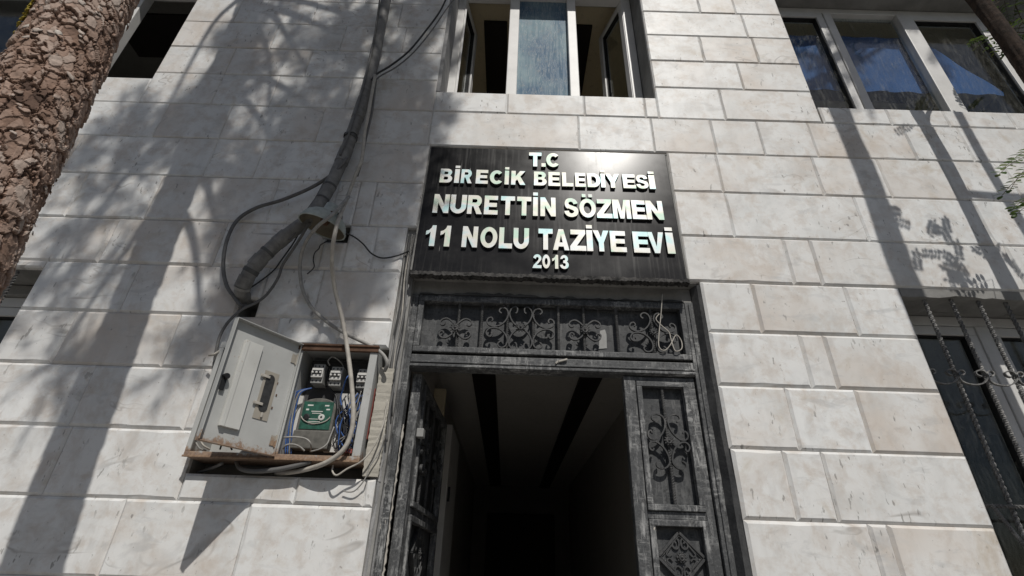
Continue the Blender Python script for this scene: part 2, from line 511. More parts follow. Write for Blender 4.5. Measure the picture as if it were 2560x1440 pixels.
def catmull(pts, per=6):
    pts = [Vector(p) for p in pts]
    out = []
    for i in range(len(pts) - 1):
        p0, p1, p2, p3 = pts[max(i - 1, 0)], pts[i], pts[i + 1], pts[min(i + 2, len(pts) - 1)]
        for k in range(per):
            t = k / per
            out.append(.5 * ((2 * p1) + (-p0 + p2) * t + (2 * p0 - 5 * p1 + 4 * p2 - p3) * t * t + (-p0 + 3 * p1 - 3 * p2 + p3) * t ** 3))
    out.append(pts[-1])
    return out

def catmull2(pts, per=5):
    return [(p.x, p.z) for p in catmull([(x, 0, z) for x, z in pts], per)]

# ------------------------------------------------------------------ ground
g = MB(); g.add([(-150, -150, 0), (150, -150, 0), (150, 150, 0), (-150, 150, 0)], [(0, 1, 2, 3)])
tag(part('ground', g, M['asphalt'], None), kind='structure')
g = MB(); g.box(-30, 30, -3.2, .02, -.05, .12)
tag(part('pavement', g, M['pave'], None), kind='structure')
g = MB(); g.box(-30, 30, -3.35, -3.203, -.05, .14)
tag(part('kerb', g, M['render'], None, bevel=.01), kind='structure')

# ------------------------------------------------------------------ building shell
B = thing('municipal_building', 'white marble clad two storey building with an open dark iron entrance door', 'building', (0, 0, 0))

# openings in the wall: x0, x1, z0, z1 (facade plane is y = 0)
DOOR = (-.470, .850, .0, 2.700)
W_MID = (-.492, .782, 3.940, 5.300)
W_UR = (1.697, 3.45, 3.905, 5.200)
W_LR = (1.757, 3.40, 1.30, 2.700)
W_UL = (-4.36, -2.158, 3.978, 5.200)
W_LL = (-4.36, -2.163, 1.30, 2.672)
NICHE = (-1.205, -.520, 1.806, 2.335)
LAMPHOLE = (-.912, -.803, 2.866, 2.967)
CABLEHOLE = (-1.215, -1.130, 2.465, 2.545)
OPEN = [DOOR, W_MID, W_UR, W_LR, W_UL, W_LL]
POCKET = [NICHE, LAMPHOLE, CABLEHOLE]
WX0, WX1, WZ1 = -4.6, 4.6, 6.6
xs = sorted(set([WX0, WX1] + [v for o in OPEN + POCKET for v in o[:2]]))
zs = sorted(set([0.0, WZ1] + [v for o in OPEN + POCKET for v in o[2:]]))
w = MB()
for a, b in zip(xs, xs[1:]):
    for c, d in zip(zs, zs[1:]):
        mx, mz = (a + b) / 2, (c + d) / 2
        inside = lambda r: r[0] < mx < r[1] and r[2] < mz < r[3]
        if any(inside(o) for o in OPEN): continue
        w.box(a, b, .125 if any(inside(o) for o in POCKET) else .028, .30, c, d)
wall = part('wall', w, M['render'], B, recalc=False)

# marble cladding: courses, each block an object of its own
ROWS = [0.12, 0.46, 0.71, 0.96, 1.21, 1.462, 1.712, 1.963, 2.216, 2.459, 2.710, 2.965, 3.243, 3.510, 3.772, 4.030, 4.275, 4.525, 4.775, 5.030, 5.290, 5.55, 5.81, 6.07, 6.33, 6.58]
JOINTS = {
  5: [-2.75, -1.90, -1.386, -0.934, .2, 1.30, 1.3683, 2.4, 3.3],
  6: [-3.1, -2.25, -1.70, -1.2035, -0.781, 1.05, 1.1982, 2.3, 3.0],
  7: [-2.9, -2.4, -1.72, -1.27, 1.12, 1.4031, 2.5, 3.2],
  8: [-3.3, -2.6, -1.9037, -1.45, -1.02, -.75, 1.2348, 1.3398, 2.3, 3.1],
  9: [-3.0, -2.5, -1.7287, -1.20, -.88, 1.0793, 1.5027, 2.2, 2.9],
  10: [-3.2, -2.7, -1.93, -1.40, -0.6706, 1.28, 1.4106, 2.35, 2.95, 3.6],
  11: [-3.0, -2.2, -1.8156, -1.22, -.72, 1.0537, 1.7055, 2.31, 2.8, 3.4],
  12: [-2.8, -2.35, -1.6165, -1.36, -.95, 1.0494, 1.5618, 1.91, 2.2463, 2.5774, 3.2],
  13: [-2.9, -2.45, -1.98, -1.62, -1.10, -0.4926, 0.3245, 0.7295, 1.0623, 1.3219, 1.6045, 2.1332, 2.4394, 2.95, 3.5],
  14: [-3.1, -2.6, -1.7475, -1.42, -.99, -0.0753, 0.3635, 0.7082, 1.154, 1.707, 2.0884, 2.4119, 2.7846, 3.2],
  15: [-2.9, -2.16, -1.75, -1.28, -.86, 1.3076, 2.3],
  16: [-2.16, -1.55, -1.12, -.74, 1.1138, 1.45],
  17: [-2.16, -1.85, -1.35, -.80, 1.4314, 2.4],
  18: [-2.16, -1.60, -1.05, 1.1658, 1.40],
  19: [-2.16, -1.80, -1.30, -.80, 1.1, 1.50],
}
SIGNGAP = (-.478, .792, 2.700, 3.498)
GAPS = [(-.527, .848, 1.806, 2.706), (-.492, .853, 0.0, 1.806), (-.527, -.470, 2.700, 2.955), SIGNGAP,
        W_MID, W_UR, W_LR, W_UL, W_LL, (-1.205, -.40, 1.806, 2.335), LAMPHOLE, CABLEHOLE]

def minus(rects, o):
    out = []
    for (a, b, c, d) in rects:
        if b <= o[0] + 1e-4 or a >= o[1] - 1e-4 or d <= o[2] + 1e-4 or c >= o[3] - 1e-4:
            out.append((a, b, c, d)); continue
        lo, hi = max(a, o[0]), min(b, o[1])
        if a < o[0]: out.append((a, o[0], c, d))
        if b > o[1]: out.append((o[1], b, c, d))
        if c < o[2]: out.append((lo, hi, c, o[2]))
        if d > o[3]: out.append((lo, hi, o[3], d))
    return out

def block_mesh(a, b, c, d, rng, ch0=.0105):
    """chamfered slab with slightly uneven edges"""
    ch = ch0 * rng.uniform(.85, 1.15); yf = rng.uniform(-.0013, .0013); g = .0004
    corner = rng.randrange(4) if rng.random() < .22 else None; cs = rng.uniform(.006, .020)
    a, b, c, d = a + g, b - g, c + g, d - g
    ch = min(ch, (b - a) * .22, (d - c) * .22)
    nx, nz = max(2, int((b - a) / .06)), max(2, int((d - c) / .06))
    def ring(i, y, j):
        pts = []
        for k in range(nx): pts.append((a + i + (b - a - 2 * i) * k / nx, c + i))
        for k in range(nz): pts.append((b - i, c + i + (d - c - 2 * i) * k / nz))
        for k in range(nx): pts.append((b - i - (b - a - 2 * i) * k / nx, d - i))
        for k in range(nz): pts.append((a + i, d - i - (d - c - 2 * i) * k / nz))
        out = []
        for (x, z) in pts:
            n = noise.noise((x * 9 + 3.1, z * 9, 4.0)) * j + rng.uniform(-j, j) * .5
            chip = rng.random() < .03
            s = (3.2 * j if chip else 0)
            cx, cz = (a + b) / 2, (c + d) / 2
            out.append((x + n + (s if x < cx else -s), y, z + n * .8 + (s if z < cz else -s)))
        return out
    n = 2 * (nx + nz)
    m = MB()
    inner = ring(ch, yf, .0011)
    if corner is not None:
        kx, kz = ((a, c), (b, c), (b, d), (a, d))[corner]
        inner = [(x, y + max(0, cs - math.hypot(x - kx, z - kz)) * .35, z) if math.hypot(x - kx, z - kz) < cs * 1.0 else (x, y, z) for x, y, z in inner]
    vs = ring(0, .030, 0.0) + ring(0, ch * .78, 0.0003) + inner
    fs = []
    for r in range(2):
        for k in range(n):
            fs.append((r * n + k, r * n + (k + 1) % n, (r + 1) * n + (k + 1) % n, (r + 1) * n + k))
    fs.append(tuple(2 * n + k for k in range(n)))
    m.add(vs, fs)
    return m

rng = random.Random(21)
for i, (z0, z1) in enumerate(zip(ROWS, ROWS[1:])):
    js = JOINTS.get(i)
    if js is None:
        js = []; x = WX0 + rng.uniform(.2, .6)
        while x < WX1: js.append(x); x += rng.uniform(.38, .66)
    else:
        lo, hi = js[0], js[-1]
        x = lo - rng.uniform(.4, .6)
        while x > WX0 + .15: js.append(x); x -= rng.uniform(.4, .6)
        x = hi + rng.uniform(.4, .6)
        while x < WX1 - .15: js.append(x); x += rng.uniform(.4, .6)
    js = sorted(set([WX0, WX1] + js))
    for a, b in zip(js, js[1:]):
        rects = [(a, b, z0, z1)]
        for o in GAPS: rects = minus(rects, o)
        for (ra, rb, rc, rd) in rects:
            if rb - ra < .022 or rd - rc < .022: continue
            part('marble_block', block_mesh(ra, rb, rc, rd, rng, .0112 if i < 11 else .0085 if (ra > -.6 or i < 12) else .0062), M['marble'], wall, recalc=False)

# roof edge far above the picture
r = MB(); r.box(WX0 - .1, WX1 + .1, -.28, 7.2, 6.60, 6.80)
part('roof_slab', r, M['render'], B)
for x0, x1 in ((WX0, WX0 + .25), (WX1 - .25, WX1)):
    r = MB(); r.box(x0, x1, .302, 7.0, 0.0, 6.598)
    part('side_wall', r, M['render'], B)
r = MB(); r.box(WX0, WX1, 7.0, 7.2, 0.0, 6.598)
part('rear_wall', r, M['render'], B)

# ------------------------------------------------------------------ inside
# ground floor passage behind the door
CZ = 2.75
m = MB(); m.box(-4.34, 4.34, .302, 6.99, CZ, CZ + .12)
ceil0 = part('ceiling', m, M['interior'], B)
for x0, x1 in ((-0.2774, -0.1138), (0.4747, 0.6276)):
    m = MB(); m.box(x0, x1, .32, 6.4, CZ - .025, CZ - .002)
    part('ceiling_beam', m, M['darkstrip'], ceil0)
m = MB(); m.box(-4.34, 4.34, .302, 6.99, .125, .15)
part('floor', m, M['floor'], B)
m = MB(); m.box(-.66, -.52, .302, 6.4, .152, CZ - .002)
lw = part('passage_wall', m, M['interior'], B)
m = MB(); m.box(.93, 1.07, .302, 6.4, .152, CZ - .002)
part('passage_wall', m, M['interior'], B)
m = MB(); m.box(-.518, .928, 6.30, 6.42, .152, CZ - .002)
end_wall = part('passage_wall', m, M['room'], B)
m = MB(); m.box(-.30, .70, 6.24, 6.298, .152, 2.35)
part('dark_end_panel', m, M['darkstrip'], end_wall, bevel=.004)  # invented dark panel that makes the passage end fall black
# white casing and cupboard side along the left wall of the passage
m = MB(); m.box(-.518, -.44, 1.32, 1.37, .152, 2.60)
part('door_casing', m, M['cream'], lw, bevel=.004)
m = MB(); m.box(-.518, -.40, 1.55, 2.15, .152, 2.42)
part('cupboard_side', m, M['pvc'], lw, bevel=.004)
m = MB(); m.box(-.4, -.385, 1.60, 1.62, 1.93, 2.02)
part('cupboard_handle', m, M['black'], lw)
# rooms either side, ground floor
for x0, x1 in ((-4.34, -.662), (1.072, 4.34)):
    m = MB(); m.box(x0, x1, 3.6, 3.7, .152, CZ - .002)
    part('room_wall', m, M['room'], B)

# upper hall
UZ = 5.46
m = MB(); m.box(-4.34, 4.34, .302, 6.99, UZ, UZ + .15)
ceil1 = part('ceiling', m, M['cream'], B)
m = MB(); m.box(-4.34, 4.34, .302, 6.99, 3.30, 3.42)
part('floor', m, M['hallfloor'], B)
for x0, x1, y0 in (((-0.3189, 0.5372, 5.44)[0], (-0.1294, 0.5314, 5.44)[0], (-0.2208, 0.5342, 5.44)[1]), ((0.3747, 0.5503, 5.44)[0], (0.5668, 0.5443, 5.44)[0], (0.5636, 0.5444, 5.44)[1])):
    m = MB(); m.box(x0, x1, y0, 3.398, UZ - .022, UZ - .002)
    part('ceiling_beam', m, M['darkstrip'], ceil1)
m = MB(); m.box(-4.338, -1.552, .304, 3.398, UZ - .012, UZ - .002)
part('ceiling_dimmer', m, M['room'], ceil1)  # dark sheet added to dim the left room's ceiling
m = MB(); m.box(-4.338, -1.552, .304, 3.398, 3.422, 3.43)
part('floor_dimmer', m, M['room'], ceil1)  # made-up dark floor sheet, cuts bounced light in the left room
for x0, x1, y0, y1 in ((-3.4, -1.9, .55, .95), (-3.4, -1.7, 1.7, 2.2), (1.42, 3.6, .9, 1.2)):
    m = MB(); m.box(x0, x1, y0, y1, UZ - .034, UZ - .0125)
    part('ceiling_beam', m, M['darkstrip'], ceil1)
m = MB(); m.box(-4.34, 4.34, 3.4, 3.5, 3.42, UZ - .002)
part('hall_wall', m, M['cream'], B)
for x0, x1 in ((-1.55, -1.43), (1.26, 1.38)):
    m = MB(); m.box(x0, x1, .302, 3.398, 3.422, UZ - .002)
    part('hall_wall', m, M['cream'], B)

# ------------------------------------------------------------------ windows
def frame_ring(x0, x1, z0, z1, wd, y0, y1):
    m = MB()
    m.box(x0, x1, y0, y1, z1 - wd, z1); m.box(x0, x1, y0, y1, z0, z0 + wd)
    m.box(x0, x0 + wd, y0, y1, z0 + wd, z1 - wd); m.box(x1 - wd, x1, y0, y1, z0 + wd, z1 - wd)
    return m

def pane_mesh(x0, x1, z0, z1, y):
    m = MB(); m.box(x0, x1, y, y + .006, z0, z1); return m

def sash(parent, x0, x1, z0, z1, y0, y1, wd, glass, hinge=None, ang=0.0, glue=True):
    """closed sash in the plane, or swung about a vertical hinge (hinge = x, ang in degrees)"""
    gm = pane_mesh(x0 + wd - .004, x1 - wd + .004, z0 + wd - .004, z1 - wd + .004, (y0 + y1) / 2)
    fm = frame_ring(x0, x1, z0, z1, wd, y0, y1)
    km = frame_ring(x0 + wd - .001, x1 - wd + .001, z0 + wd - .001, z1 - wd + .001, .006, y0 + .012, y1 - .012)
    if hinge is not None:
        c, s = math.cos(math.radians(ang)), math.sin(math.radians(ang))
        for mm in (gm, fm, km):
            mm.v = [(hinge + (x - hinge) * c - (y - y0) * s, y0 + (x - hinge) * s + (y - y0) * c, z) for x, y, z in mm.v]
    part('sash', fm, M['pvc'], parent, bevel=.003)
    part('gasket', km, M['gasket'], parent)
    part('pane', gm, glass, parent, recalc=False)

# middle upper window: left and right sash stand open, middle pane fixed
FY0, FY1 = .20, .26
x0, x1, z0, z1 = W_MID[0] + .004, W_MID[1] - .004, W_MID[2] + .003, W_MID[3] - .004
wm = part('window', frame_ring(x0, x1, z0, z1, .062, FY0, FY1), M['pvc'], B, bevel=.004)
for a, b in ((-0.0967, -0.0278), (0.3155, 0.3763)):
    m = MB(); m.box(a, b, FY0 - .006, FY1 - .002, z0 + .062, z1 - .062)
    part('mullion', m, M['pvc'], wm, bevel=.004)
m = pane_mesh(-0.0278 - .006, 0.3155 + .006, z0 + .05, z1 - .05, .235)
part('pane', m, M['film'], wm, recalc=False)
sash(wm, x0 + .065, -0.0967 - .004, z0 + .066, z1 - .066, FY0 + .004, FY1 - .004, .045, M['glassdark'], x0 + .065, 78)
sash(wm, 0.3763 + .004, x1 - .065, z0 + .066, z1 - .066, FY0 + .004, FY1 - .004, .045, M['glassdark'], x1 - .065, -70)
m = MB(); m.box(x0 + .068, x0 + .083, FY0 - .012, FY0 - .001, z0 + .10, z1 - .25)
part('sash_edge', m, M['pvc'], wm, bevel=.002)
m = MB(); m.box(-.492, -.47, .003, .199, 3.942, 5.298)
part('corner_bead', m, M['jamb'], wm)

# upper right window: closed, dusty panes before a blue sheet standing in for reflected sky
x0, x1, z0, z1 = W_UR[0] + .004, W_UR[1] - .004, W_UR[2] + .003, W_UR[3] - .004
wr = part('window', frame_ring(x0, x1, z0, z1, .055, FY0, FY1), M['pvc'], B, bevel=.004)
ma, mb_, mc, md = 2.1692, 2.2258, 2.7033, 2.8089
for a, b in ((ma, mb_), (mc, md)):
    m = MB(); m.box(a, b, FY0 - .006, FY1 - .002, z0 + .055, z1 - .055)
    part('mullion', m, M['pvc'], wr, bevel=.005)
sash(wr, x0 + .058, ma - .006, z0 + .058, z1 - .058, FY0 - .002, FY1 - .004, .048, M['glass'])
part('pane', pane_mesh(mb_ - .006, mc + .006, z0 + .05, z1 - .05, .235), M['glass'], wr, recalc=False)
sash(wr, md - .042, md + .50, z0 + .058, z1 - .058, FY0 - .002, FY1 - .004, .048, M['glass'])
m = MB(); m.box(md + .503, x1 - .055, FY0 - .006, FY1, z0 + .055, z1 - .055)
part('side_panel', m, M['pvc'], wr, bevel=.003)
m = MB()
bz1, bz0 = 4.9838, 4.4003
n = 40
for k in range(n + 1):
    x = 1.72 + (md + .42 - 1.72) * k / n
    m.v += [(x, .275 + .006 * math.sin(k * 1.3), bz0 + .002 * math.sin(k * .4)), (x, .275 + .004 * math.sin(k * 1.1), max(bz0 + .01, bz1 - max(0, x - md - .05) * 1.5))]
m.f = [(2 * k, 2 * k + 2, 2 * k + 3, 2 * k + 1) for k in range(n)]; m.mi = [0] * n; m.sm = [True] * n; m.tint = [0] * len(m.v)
part('sky_sheet', m, M['sky_sheet'], wr, recalc=False, label='blue sheet behind the dusty panes imitating reflected sky')

# upper left window: white stile, open dark gap beside it
x0, x1, z0, z1 = W_UL[0] + .004, W_UL[1] - .004, W_UL[2] + .003, W_UL[3] - .004
wl = part('window', frame_ring(x0, x1, z0, z1, .05, FY0, FY1), M['pvc'], B, bevel=.004)
a, b = -2.8209, -2.7398
m = MB(); m.box(a, b, FY0 - .006, FY1, z0 + .05, z1 - .05)
part('mullion', m, M['pvc'], wl, bevel=.004)
sash(wl, x0 + .055, a - .006, z0 + .055, z1 - .055, FY0, FY1 - .004, .05, M['glassdark'])

# ground floor windows, dark glass behind twisted bars
for nm, (wx0, wx1, wz0, wz1), mull in (('r', W_LR, 2.248), ('l', W_LL, -2.95)):
    x0, x1, z0, z1 = wx0 + .004, wx1 - .004, wz0 + .003, wz1 - .004
    zt = 2.644 + .03 if nm == 'r' else 2.5839 + .03
    m = MB(); m.box(x0, x1, .17, .28, zt + .002, z1)
    wf = part('window', frame_ring(x0, x1, z0, zt, .05, FY0, FY1), M['pvc'], B, bevel=.004)
    part('shutter_box', m, M['render'], wf, bevel=.004)
    m = MB(); m.box(mull - .03, mull + .03, FY0 - .006, FY1, z0 + .05, zt - .05)
    part('mullion', m, M['pvc'], wf, bevel=.004)
    sash(wf, x0 + .053, mull - .033, z0 + .053, zt - .053, FY0, FY1 - .004, .045, M['glassdark'])
    sash(wf, mull + .033, x1 - .053, z0 + .053, zt - .053, FY0, FY1 - .004, .045, M['glassdark'])
    m = MB(); m.box(mull + .035, mull + .065, FY0 - .03, FY0 - .012, 2.16, 2.32)
    part('window_handle', m, M['pvc'], wf, bevel=.004)

# rough lintel edge over the ground floor right window
rg = random.Random(4)
m = MB(); pts = []
n = 40
for k in range(n + 1):
    x = 1.757 + (3.40 - 1.757) * k / n
    pts.append((x, 2.672 + rg.uniform(-.009, .006)))
poly = pts + [(3.40, 2.7085), (1.757, 2.7085)]
m.prism(poly, .004, .16)
part('lintel', m, M['render'], B, label='broken grey mortar edge of the lintel over the barred window')

# ------------------------------------------------------------------ entrance door (parts of the building)
YD = .060
TX0, TX1 = (-0.4361, 0.06, 2.4856)[0], (0.7793, 0.06, 2.4796)[0]
TZ1, TZ0 = (0.1645, 0.06, 2.6168)[2], (0.1627, 0.06, 2.3436)[2]
RZ0 = (0.1622, 0.06, 2.2706)[2]
JX0, JX1 = TX0 - .034, TX1 + .040

m = MB()
m.box(JX0, TX0 - .001, YD - .004, YD + .055, .15, TZ1 + .012)
m.box(TX1 + .001, JX1, YD - .004, YD + .055, .15, TZ1 + .012)
m.box(TX0 - .001, TX1 + .001, YD + .002, YD + .055, TZ1 + .001, TZ1 + .012)
# narrow rebates running up both posts
m.box(JX0 + .010, JX0 + .018, YD - .010, YD - .0045, .15, TZ1)
m.box(TX1 + .016, TX1 + .026, YD - .010, YD - .0045, .15, TZ1)
door_frame = part('door_frame', m, M['iron'], B, bevel=.0025)
m = MB(); m.box(TX0 - .001, TX1 + .001, YD - .006, YD + .055, RZ0, TZ0 - .012)
rail = part('rail', m, M['iron'], door_frame, bevel=.004)
m = MB()
m.box(TX0, TX1, YD - .014, YD - .0065, RZ0 + .004, RZ0 + .016)
m.box(TX0, TX1, YD - .012, YD - .0065, RZ0 + .022, RZ0 + .030)
part('rail_moulding', m, M['iron'], door_frame, bevel=.002)

# plaster round the frame
m = MB()
def plan_prism(m, plan, z0, z1, n=24, jit=.003, rg=random.Random(3)):
    k = len(plan); base = len(m.v); vs = []; fs = []
    for i in range(n + 1):
        z = z0 + (z1 - z0) * i / n
        for (x, y) in plan: vs.append((x + rg.uniform(-jit, jit), y + rg.uniform(-jit, jit), z))
    for i in range(n):
        for j in range(k):
            fs.append((i * k + j, i * k + (j + 1) % k, (i + 1) * k + (j + 1) % k, (i + 1) * k + j))
    fs += [tuple(range(k))[::-1], tuple(n * k + j for j in range(k))]
    m.add(vs, fs)
plan_prism(m, [(.850, .010), (.849, .200), (JX1 - .004, .200), (JX1 - .001, YD - .004), (.834, .020)], .15, 2.698, 30, .0022)
part('door_reveal', m, M['shadejamb'], B, label='rough reveal on the right of the door, coloured dark as shade')
m = MB()
plan_prism(m, [(-.488, .016), (JX0 - .012, .022), (JX0 + .003, YD - .003), (JX0 + .003, .115), (-.488, .115)], .15, 1.80, 24, .003)
plan_prism(m, [(-.520, .016), (JX0 - .012, .022), (JX0 + .003, YD - .003), (JX0 + .003, .115), (-.520, .115)], 1.802, 2.70, 24, .003)
part('door_reveal', m, M['jamb'], B, label='chipped grey plaster reveal on the left of the door')
m = MB(); m.box(JX0 - .005, JX1 + .004, YD + .004, .20, TZ1 + .0135, 2.699)
part('lintel', m, M['render'], B)
m = MB(); rg = random.Random(12)
pts = [(TX0 + .0 + (TX1 - TX0) * k / 50, TZ1 + .0135 + rg.uniform(-.001, .010) + (.008 if 8 < k < 22 else 0)) for k in range(51)]
m.prism(pts + [(TX1, TZ1 + .012), (TX0, TZ1 + .012)], YD - .003, YD + .02)
part('mortar_edge', m, M['shadejamb'], door_frame)  # mortar edge coloured dark for the shadow under the lintel

def rosette(name, parent, x, y, z, r, petals=10):
    m = MB()
    m.smooth = True
    for k in range(petals):
        th = 2 * math.pi * k / petals
        c, s = math.cos(th), math.sin(th)
        vs = []
        for (u, w_, h) in ((.35, 0, .0), (.62, .17, .35), (.62, -.17, .35), (1.0, 0, .05), (.72, 0, .55)):
            vs.append((x + (u * c - w_ * s) * r, y - h * r * .55, z + (u * s + w_ * c) * r))
        m.add(vs, [(0, 1, 4), (0, 4, 2), (1, 3, 4), (4, 3, 2), (0, 2, 3, 1)])
    m.lathe([(.58 * r, 0), (.56 * r, .30 * r), (.40 * r, .38 * r), (.34 * r, .26 * r), (.22 * r, .34 * r), (.10 * r, .52 * r), (.0005, .55 * r)], (x, y, z), (0, -1, 0), 16)
    return part(name, m, M['ironscroll'], parent)

def scroll(parent, pts, y0, y1, th=.0056):
    m = MB(); m.ribbon(catmull2(pts, 5), th, y0, y1)
    return part('scroll', m, M['ironscroll'], parent)

def mirror4(pts, cx, cz):
    for sx in (1, -1):
        for sz in (1, -1):
            yield [(cx + sx * (x - cx), cz + sz * (z - cz)) for x, z in pts]

# transom: framed grille in front of a dark sheet
m = frame_ring(TX0 + .001, TX1 - .001, TZ0, TZ1, .026, YD - .008, YD + .030)
transom = part('transom', m, M['iron'], B, bevel=.003)
m = MB(); m.box(TX0 + .004, TX1 - .004, YD + .033, YD + .040, TZ0 + .004, TZ1 - .004)
part('sheet', m, M['ironpanel'], transom)
for px in ((-0.2473, 0.062, 2.4624)[0], (-0.1437, 0.062, 2.463)[0], (-0.0273, 0.062, 2.4641)[0], (0.0891, 0.062, 2.4652)[0], (0.2016, 0.062, 2.4692)[0], (0.3158, 0.062, 2.4702)[0], (0.4644, 0.062, 2.4694)[0], (0.6215, 0.062, 2.4719)[0]):
    m = MB(); m.twist((px, YD + .006, TZ0 + .025), (px, YD + .006, TZ1 - .025), .0072, 6)
    part('bar', m, M['ironscroll'], transom)
SY0, SY1 = YD - .008, YD + .004
CARM = [(0.5834, 0.055, 2.5372)[::2], (0.573, 0.055, 2.5468)[::2], (0.5771, 0.055, 2.5596)[::2], (0.5918, 0.055, 2.5652)[::2], (0.6077, 0.055, 2.555)[::2], (0.6136, 0.055, 2.5301)[::2], (0.6022, 0.055, 2.5017)[::2], (0.5807, 0.055, 2.4813)[::2], (0.555, 0.055, 2.4736)[::2], (0.5315, 0.055, 2.4789)[::2], (0.5196, 0.055, 2.4951)[::2], (0.5248, 0.055, 2.5107)[::2], (0.5381, 0.055, 2.5155)[::2], (0.5451, 0.055, 2.5059)[::2], (0.5404, 0.055, 2.497)[::2]]
C4 = (0.6218, 0.055, 2.4705)[::2]
for p in mirror4(CARM, *C4): scroll(transom, p, SY0, SY1)
rosette('rosette', transom, C4[0], SY0, C4[1], .024)
CMID = (0.0325, 0.055, 2.4715)[::2]
BL, BR = (-0.0264, 0.055, 2.4694)[::2], (0.0892, 0.055, 2.4711)[::2]
for sx, (bx, bz) in ((1, BL), (-1, BR)):
    base = [((x - C4[0]) + 0.0, (z - C4[1])) for x, z in CARM]
    for sz in (1, -1):
        scroll(transom, [(bx + sx * (x + .010), CMID[1] + sz * z * 1.03) for x, z in base], SY0, SY1)
hw = (BR[0] - BL[0]) / 2
half = [(.30 * hw, .130), (.18 * hw, .118)]
for sz in (1, -1):
    U = [(-.42, .072), (-.30, .078), (-.28, .096), (-.45, .104), (-.72, .096), (-.88, .070), (-.70, .036), (-.35, .012), (0, .006), (.35, .012), (.70, .036), (.88, .070), (.72, .096), (.45, .104), (.28, .096), (.30, .078), (.42, .072)]
    scroll(transom, [(CMID[0] + u * hw, CMID[1] + sz * v) for u, v in U], SY0 + .001, SY1 + .001)
rosette('rosette', transom, CMID[0], SY0 - .001, CMID[1], .026)
ARM = [(-0.2592, 0.055, 2.4648)[::2], (-0.2712, 0.055, 2.4878)[::2], (-0.2964, 0.055, 2.5062)[::2], (-0.3183, 0.055, 2.501)[::2], (-0.3269, 0.055, 2.4858)[::2], (-0.3185, 0.055, 2.4738)[::2], (-0.3077, 0.055, 2.4778)[::2], (-0.3069, 0.055, 2.4865)[::2]]
C1 = (-0.257, 0.055, 2.4588)[::2]
C3 = (0.3187, 0.055, 2.4695)[::2]
for cx, cz in (C1, C3):
    for p in mirror4([(cx + (x - C1[0]), cz + (z - C1[1])) for x, z in ARM], cx, cz): scroll(transom, p, SY0, SY1)
    rosette('rosette', transom, cx, SY0, cz, .028)
m = MB(); m.prism([(0.3919, 0.09, 2.4859)[::2], (0.4149, 0.09, 2.493)[::2], (0.4202, 0.09, 2.4684)[::2], (0.4177, 0.09, 2.4015)[::2], (0.3814, 0.09, 2.3972)[::2]], YD + .030, YD + .032)
part('paper_scrap', m, M['palegrey'], transom, label='torn pale paper stuck behind the bars')
m = MB(); m.obox((0.2149, 0.045, 2.3192), (.020, 0, .006), (0, .004, 0), (-.001, 0, .003)); m.obox((0.1907, 0.045, 2.3099), (.005, 0, .006), (0, .004, 0), (-.003, 0, .002))
part('bent_clip', m, M['cablewhite'], door_frame)

def leaf(x_hinge, y_front, W, sgn_rot, z0, z1, sw, orn=True):
    """door leaf in its own coordinates: x 0..W across, y 0 front, z up"""
    def P_(name, mb, mat, par, bevel=.002):
        me = mb.mesh(name, [mat]); fix_normals(me)
        o = link(name, me, par)
        if bevel:
            b = o.modifiers.new("edge_wear", 'BEVEL'); b.width = bevel; b.segments = 2; b.limit_method = 'ANGLE'
        return o
    zm0, zm1 = LEAF_MID
    m = MB()
    m.box(0, sw, 0, .040, z0, z1); m.box(W - sw * .62, W, 0, .040, z0, z1)
    m.box(sw, W - sw * .62, .001, .040, z1 - .022, z1); m.box(sw, W - sw * .62, .001, .040, zm0, zm1); m.box(sw, W - sw * .62, .001, .040, z0, z0 + .09)
    lf = P_('door_leaf', m, M['iron'], B, .003)
    lf.location = (x_hinge, y_front, 0); lf.rotation_euler = (0, 0, math.radians(sgn_rot))
    a, b = sw + .001, W - sw * .62 - .001
    for (p0, p1) in ((zm1 + .001, z1 - .023), (z0 + .091, zm0 - .001)):
        f = frame_ring(a, b, p0, p1, .022, -.010, .020)
        P_('moulding', f, M['iron'], lf)
        s = MB(); s.box(a + .002, b - .002, .026, .032, p0 + .002, p1 - .002)
        P_('sheet', s, M['ironpanel'], lf, 0)
    return lf, P_, a, b

LX0, LX1 = (0.4753, 0.07, 2.2562)[0], TX1 - .004
LEAF_MID = ((0.644, 0.07, 1.6881)[2] + .022, (0.6395, 0.07, 1.7422)[2] - .004)
DZ1 = RZ0 - .004
SW = (0.5252, 0.07, 2.2372)[0] - LX0
lf, P_, a, b = leaf(LX0, YD + .008, LX1 - LX0, 0, .17, DZ1, SW)
ox = LX0
cx = (a + b) / 2
m = MB(); m.twist((cx, .006, LEAF_MID[1] + .02), (cx, .006, DZ1 - .044), .0072, 12)
P_('bar', m, M['ironscroll'], lf, 0)
CM = (0.6381, 0.065, 1.9985)
LARM = [(0.5918, 0.065, 2.0748)[::2], (0.5788, 0.065, 2.084)[::2], (0.5791, 0.065, 2.098)[::2], (0.5964, 0.065, 2.1057)[::2], (0.6187, 0.065, 2.0994)[::2], (0.6316, 0.065, 2.0793)[::2], (0.6259, 0.065, 2.0476)[::2], (0.6098, 0.065, 2.0222)[::2], (0.5853, 0.065, 2.0041)[::2], (0.5636, 0.065, 2.0046)[::2], (0.5531, 0.065, 2.0184)[::2], (0.5571, 0.065, 2.0328)[::2], (0.567, 0.065, 2.0375)[::2], (0.5717, 0.065, 2.0283)[::2]]
for p in mirror4([(cx + (x - CM[0]) * .94, z) for x, z in LARM], cx, CM[2]):
    m = MB(); m.ribbon(catmull2(p, 5), .0056, -.008, .004)
    P_('scroll', m, M['ironscroll'], lf, 0)
def local_rosette(lfo, x, y, z, r):
    o = rosette('rosette', lfo, x, y, z, r); return o
local_rosette(lf, cx, -.008, CM[2], .024)

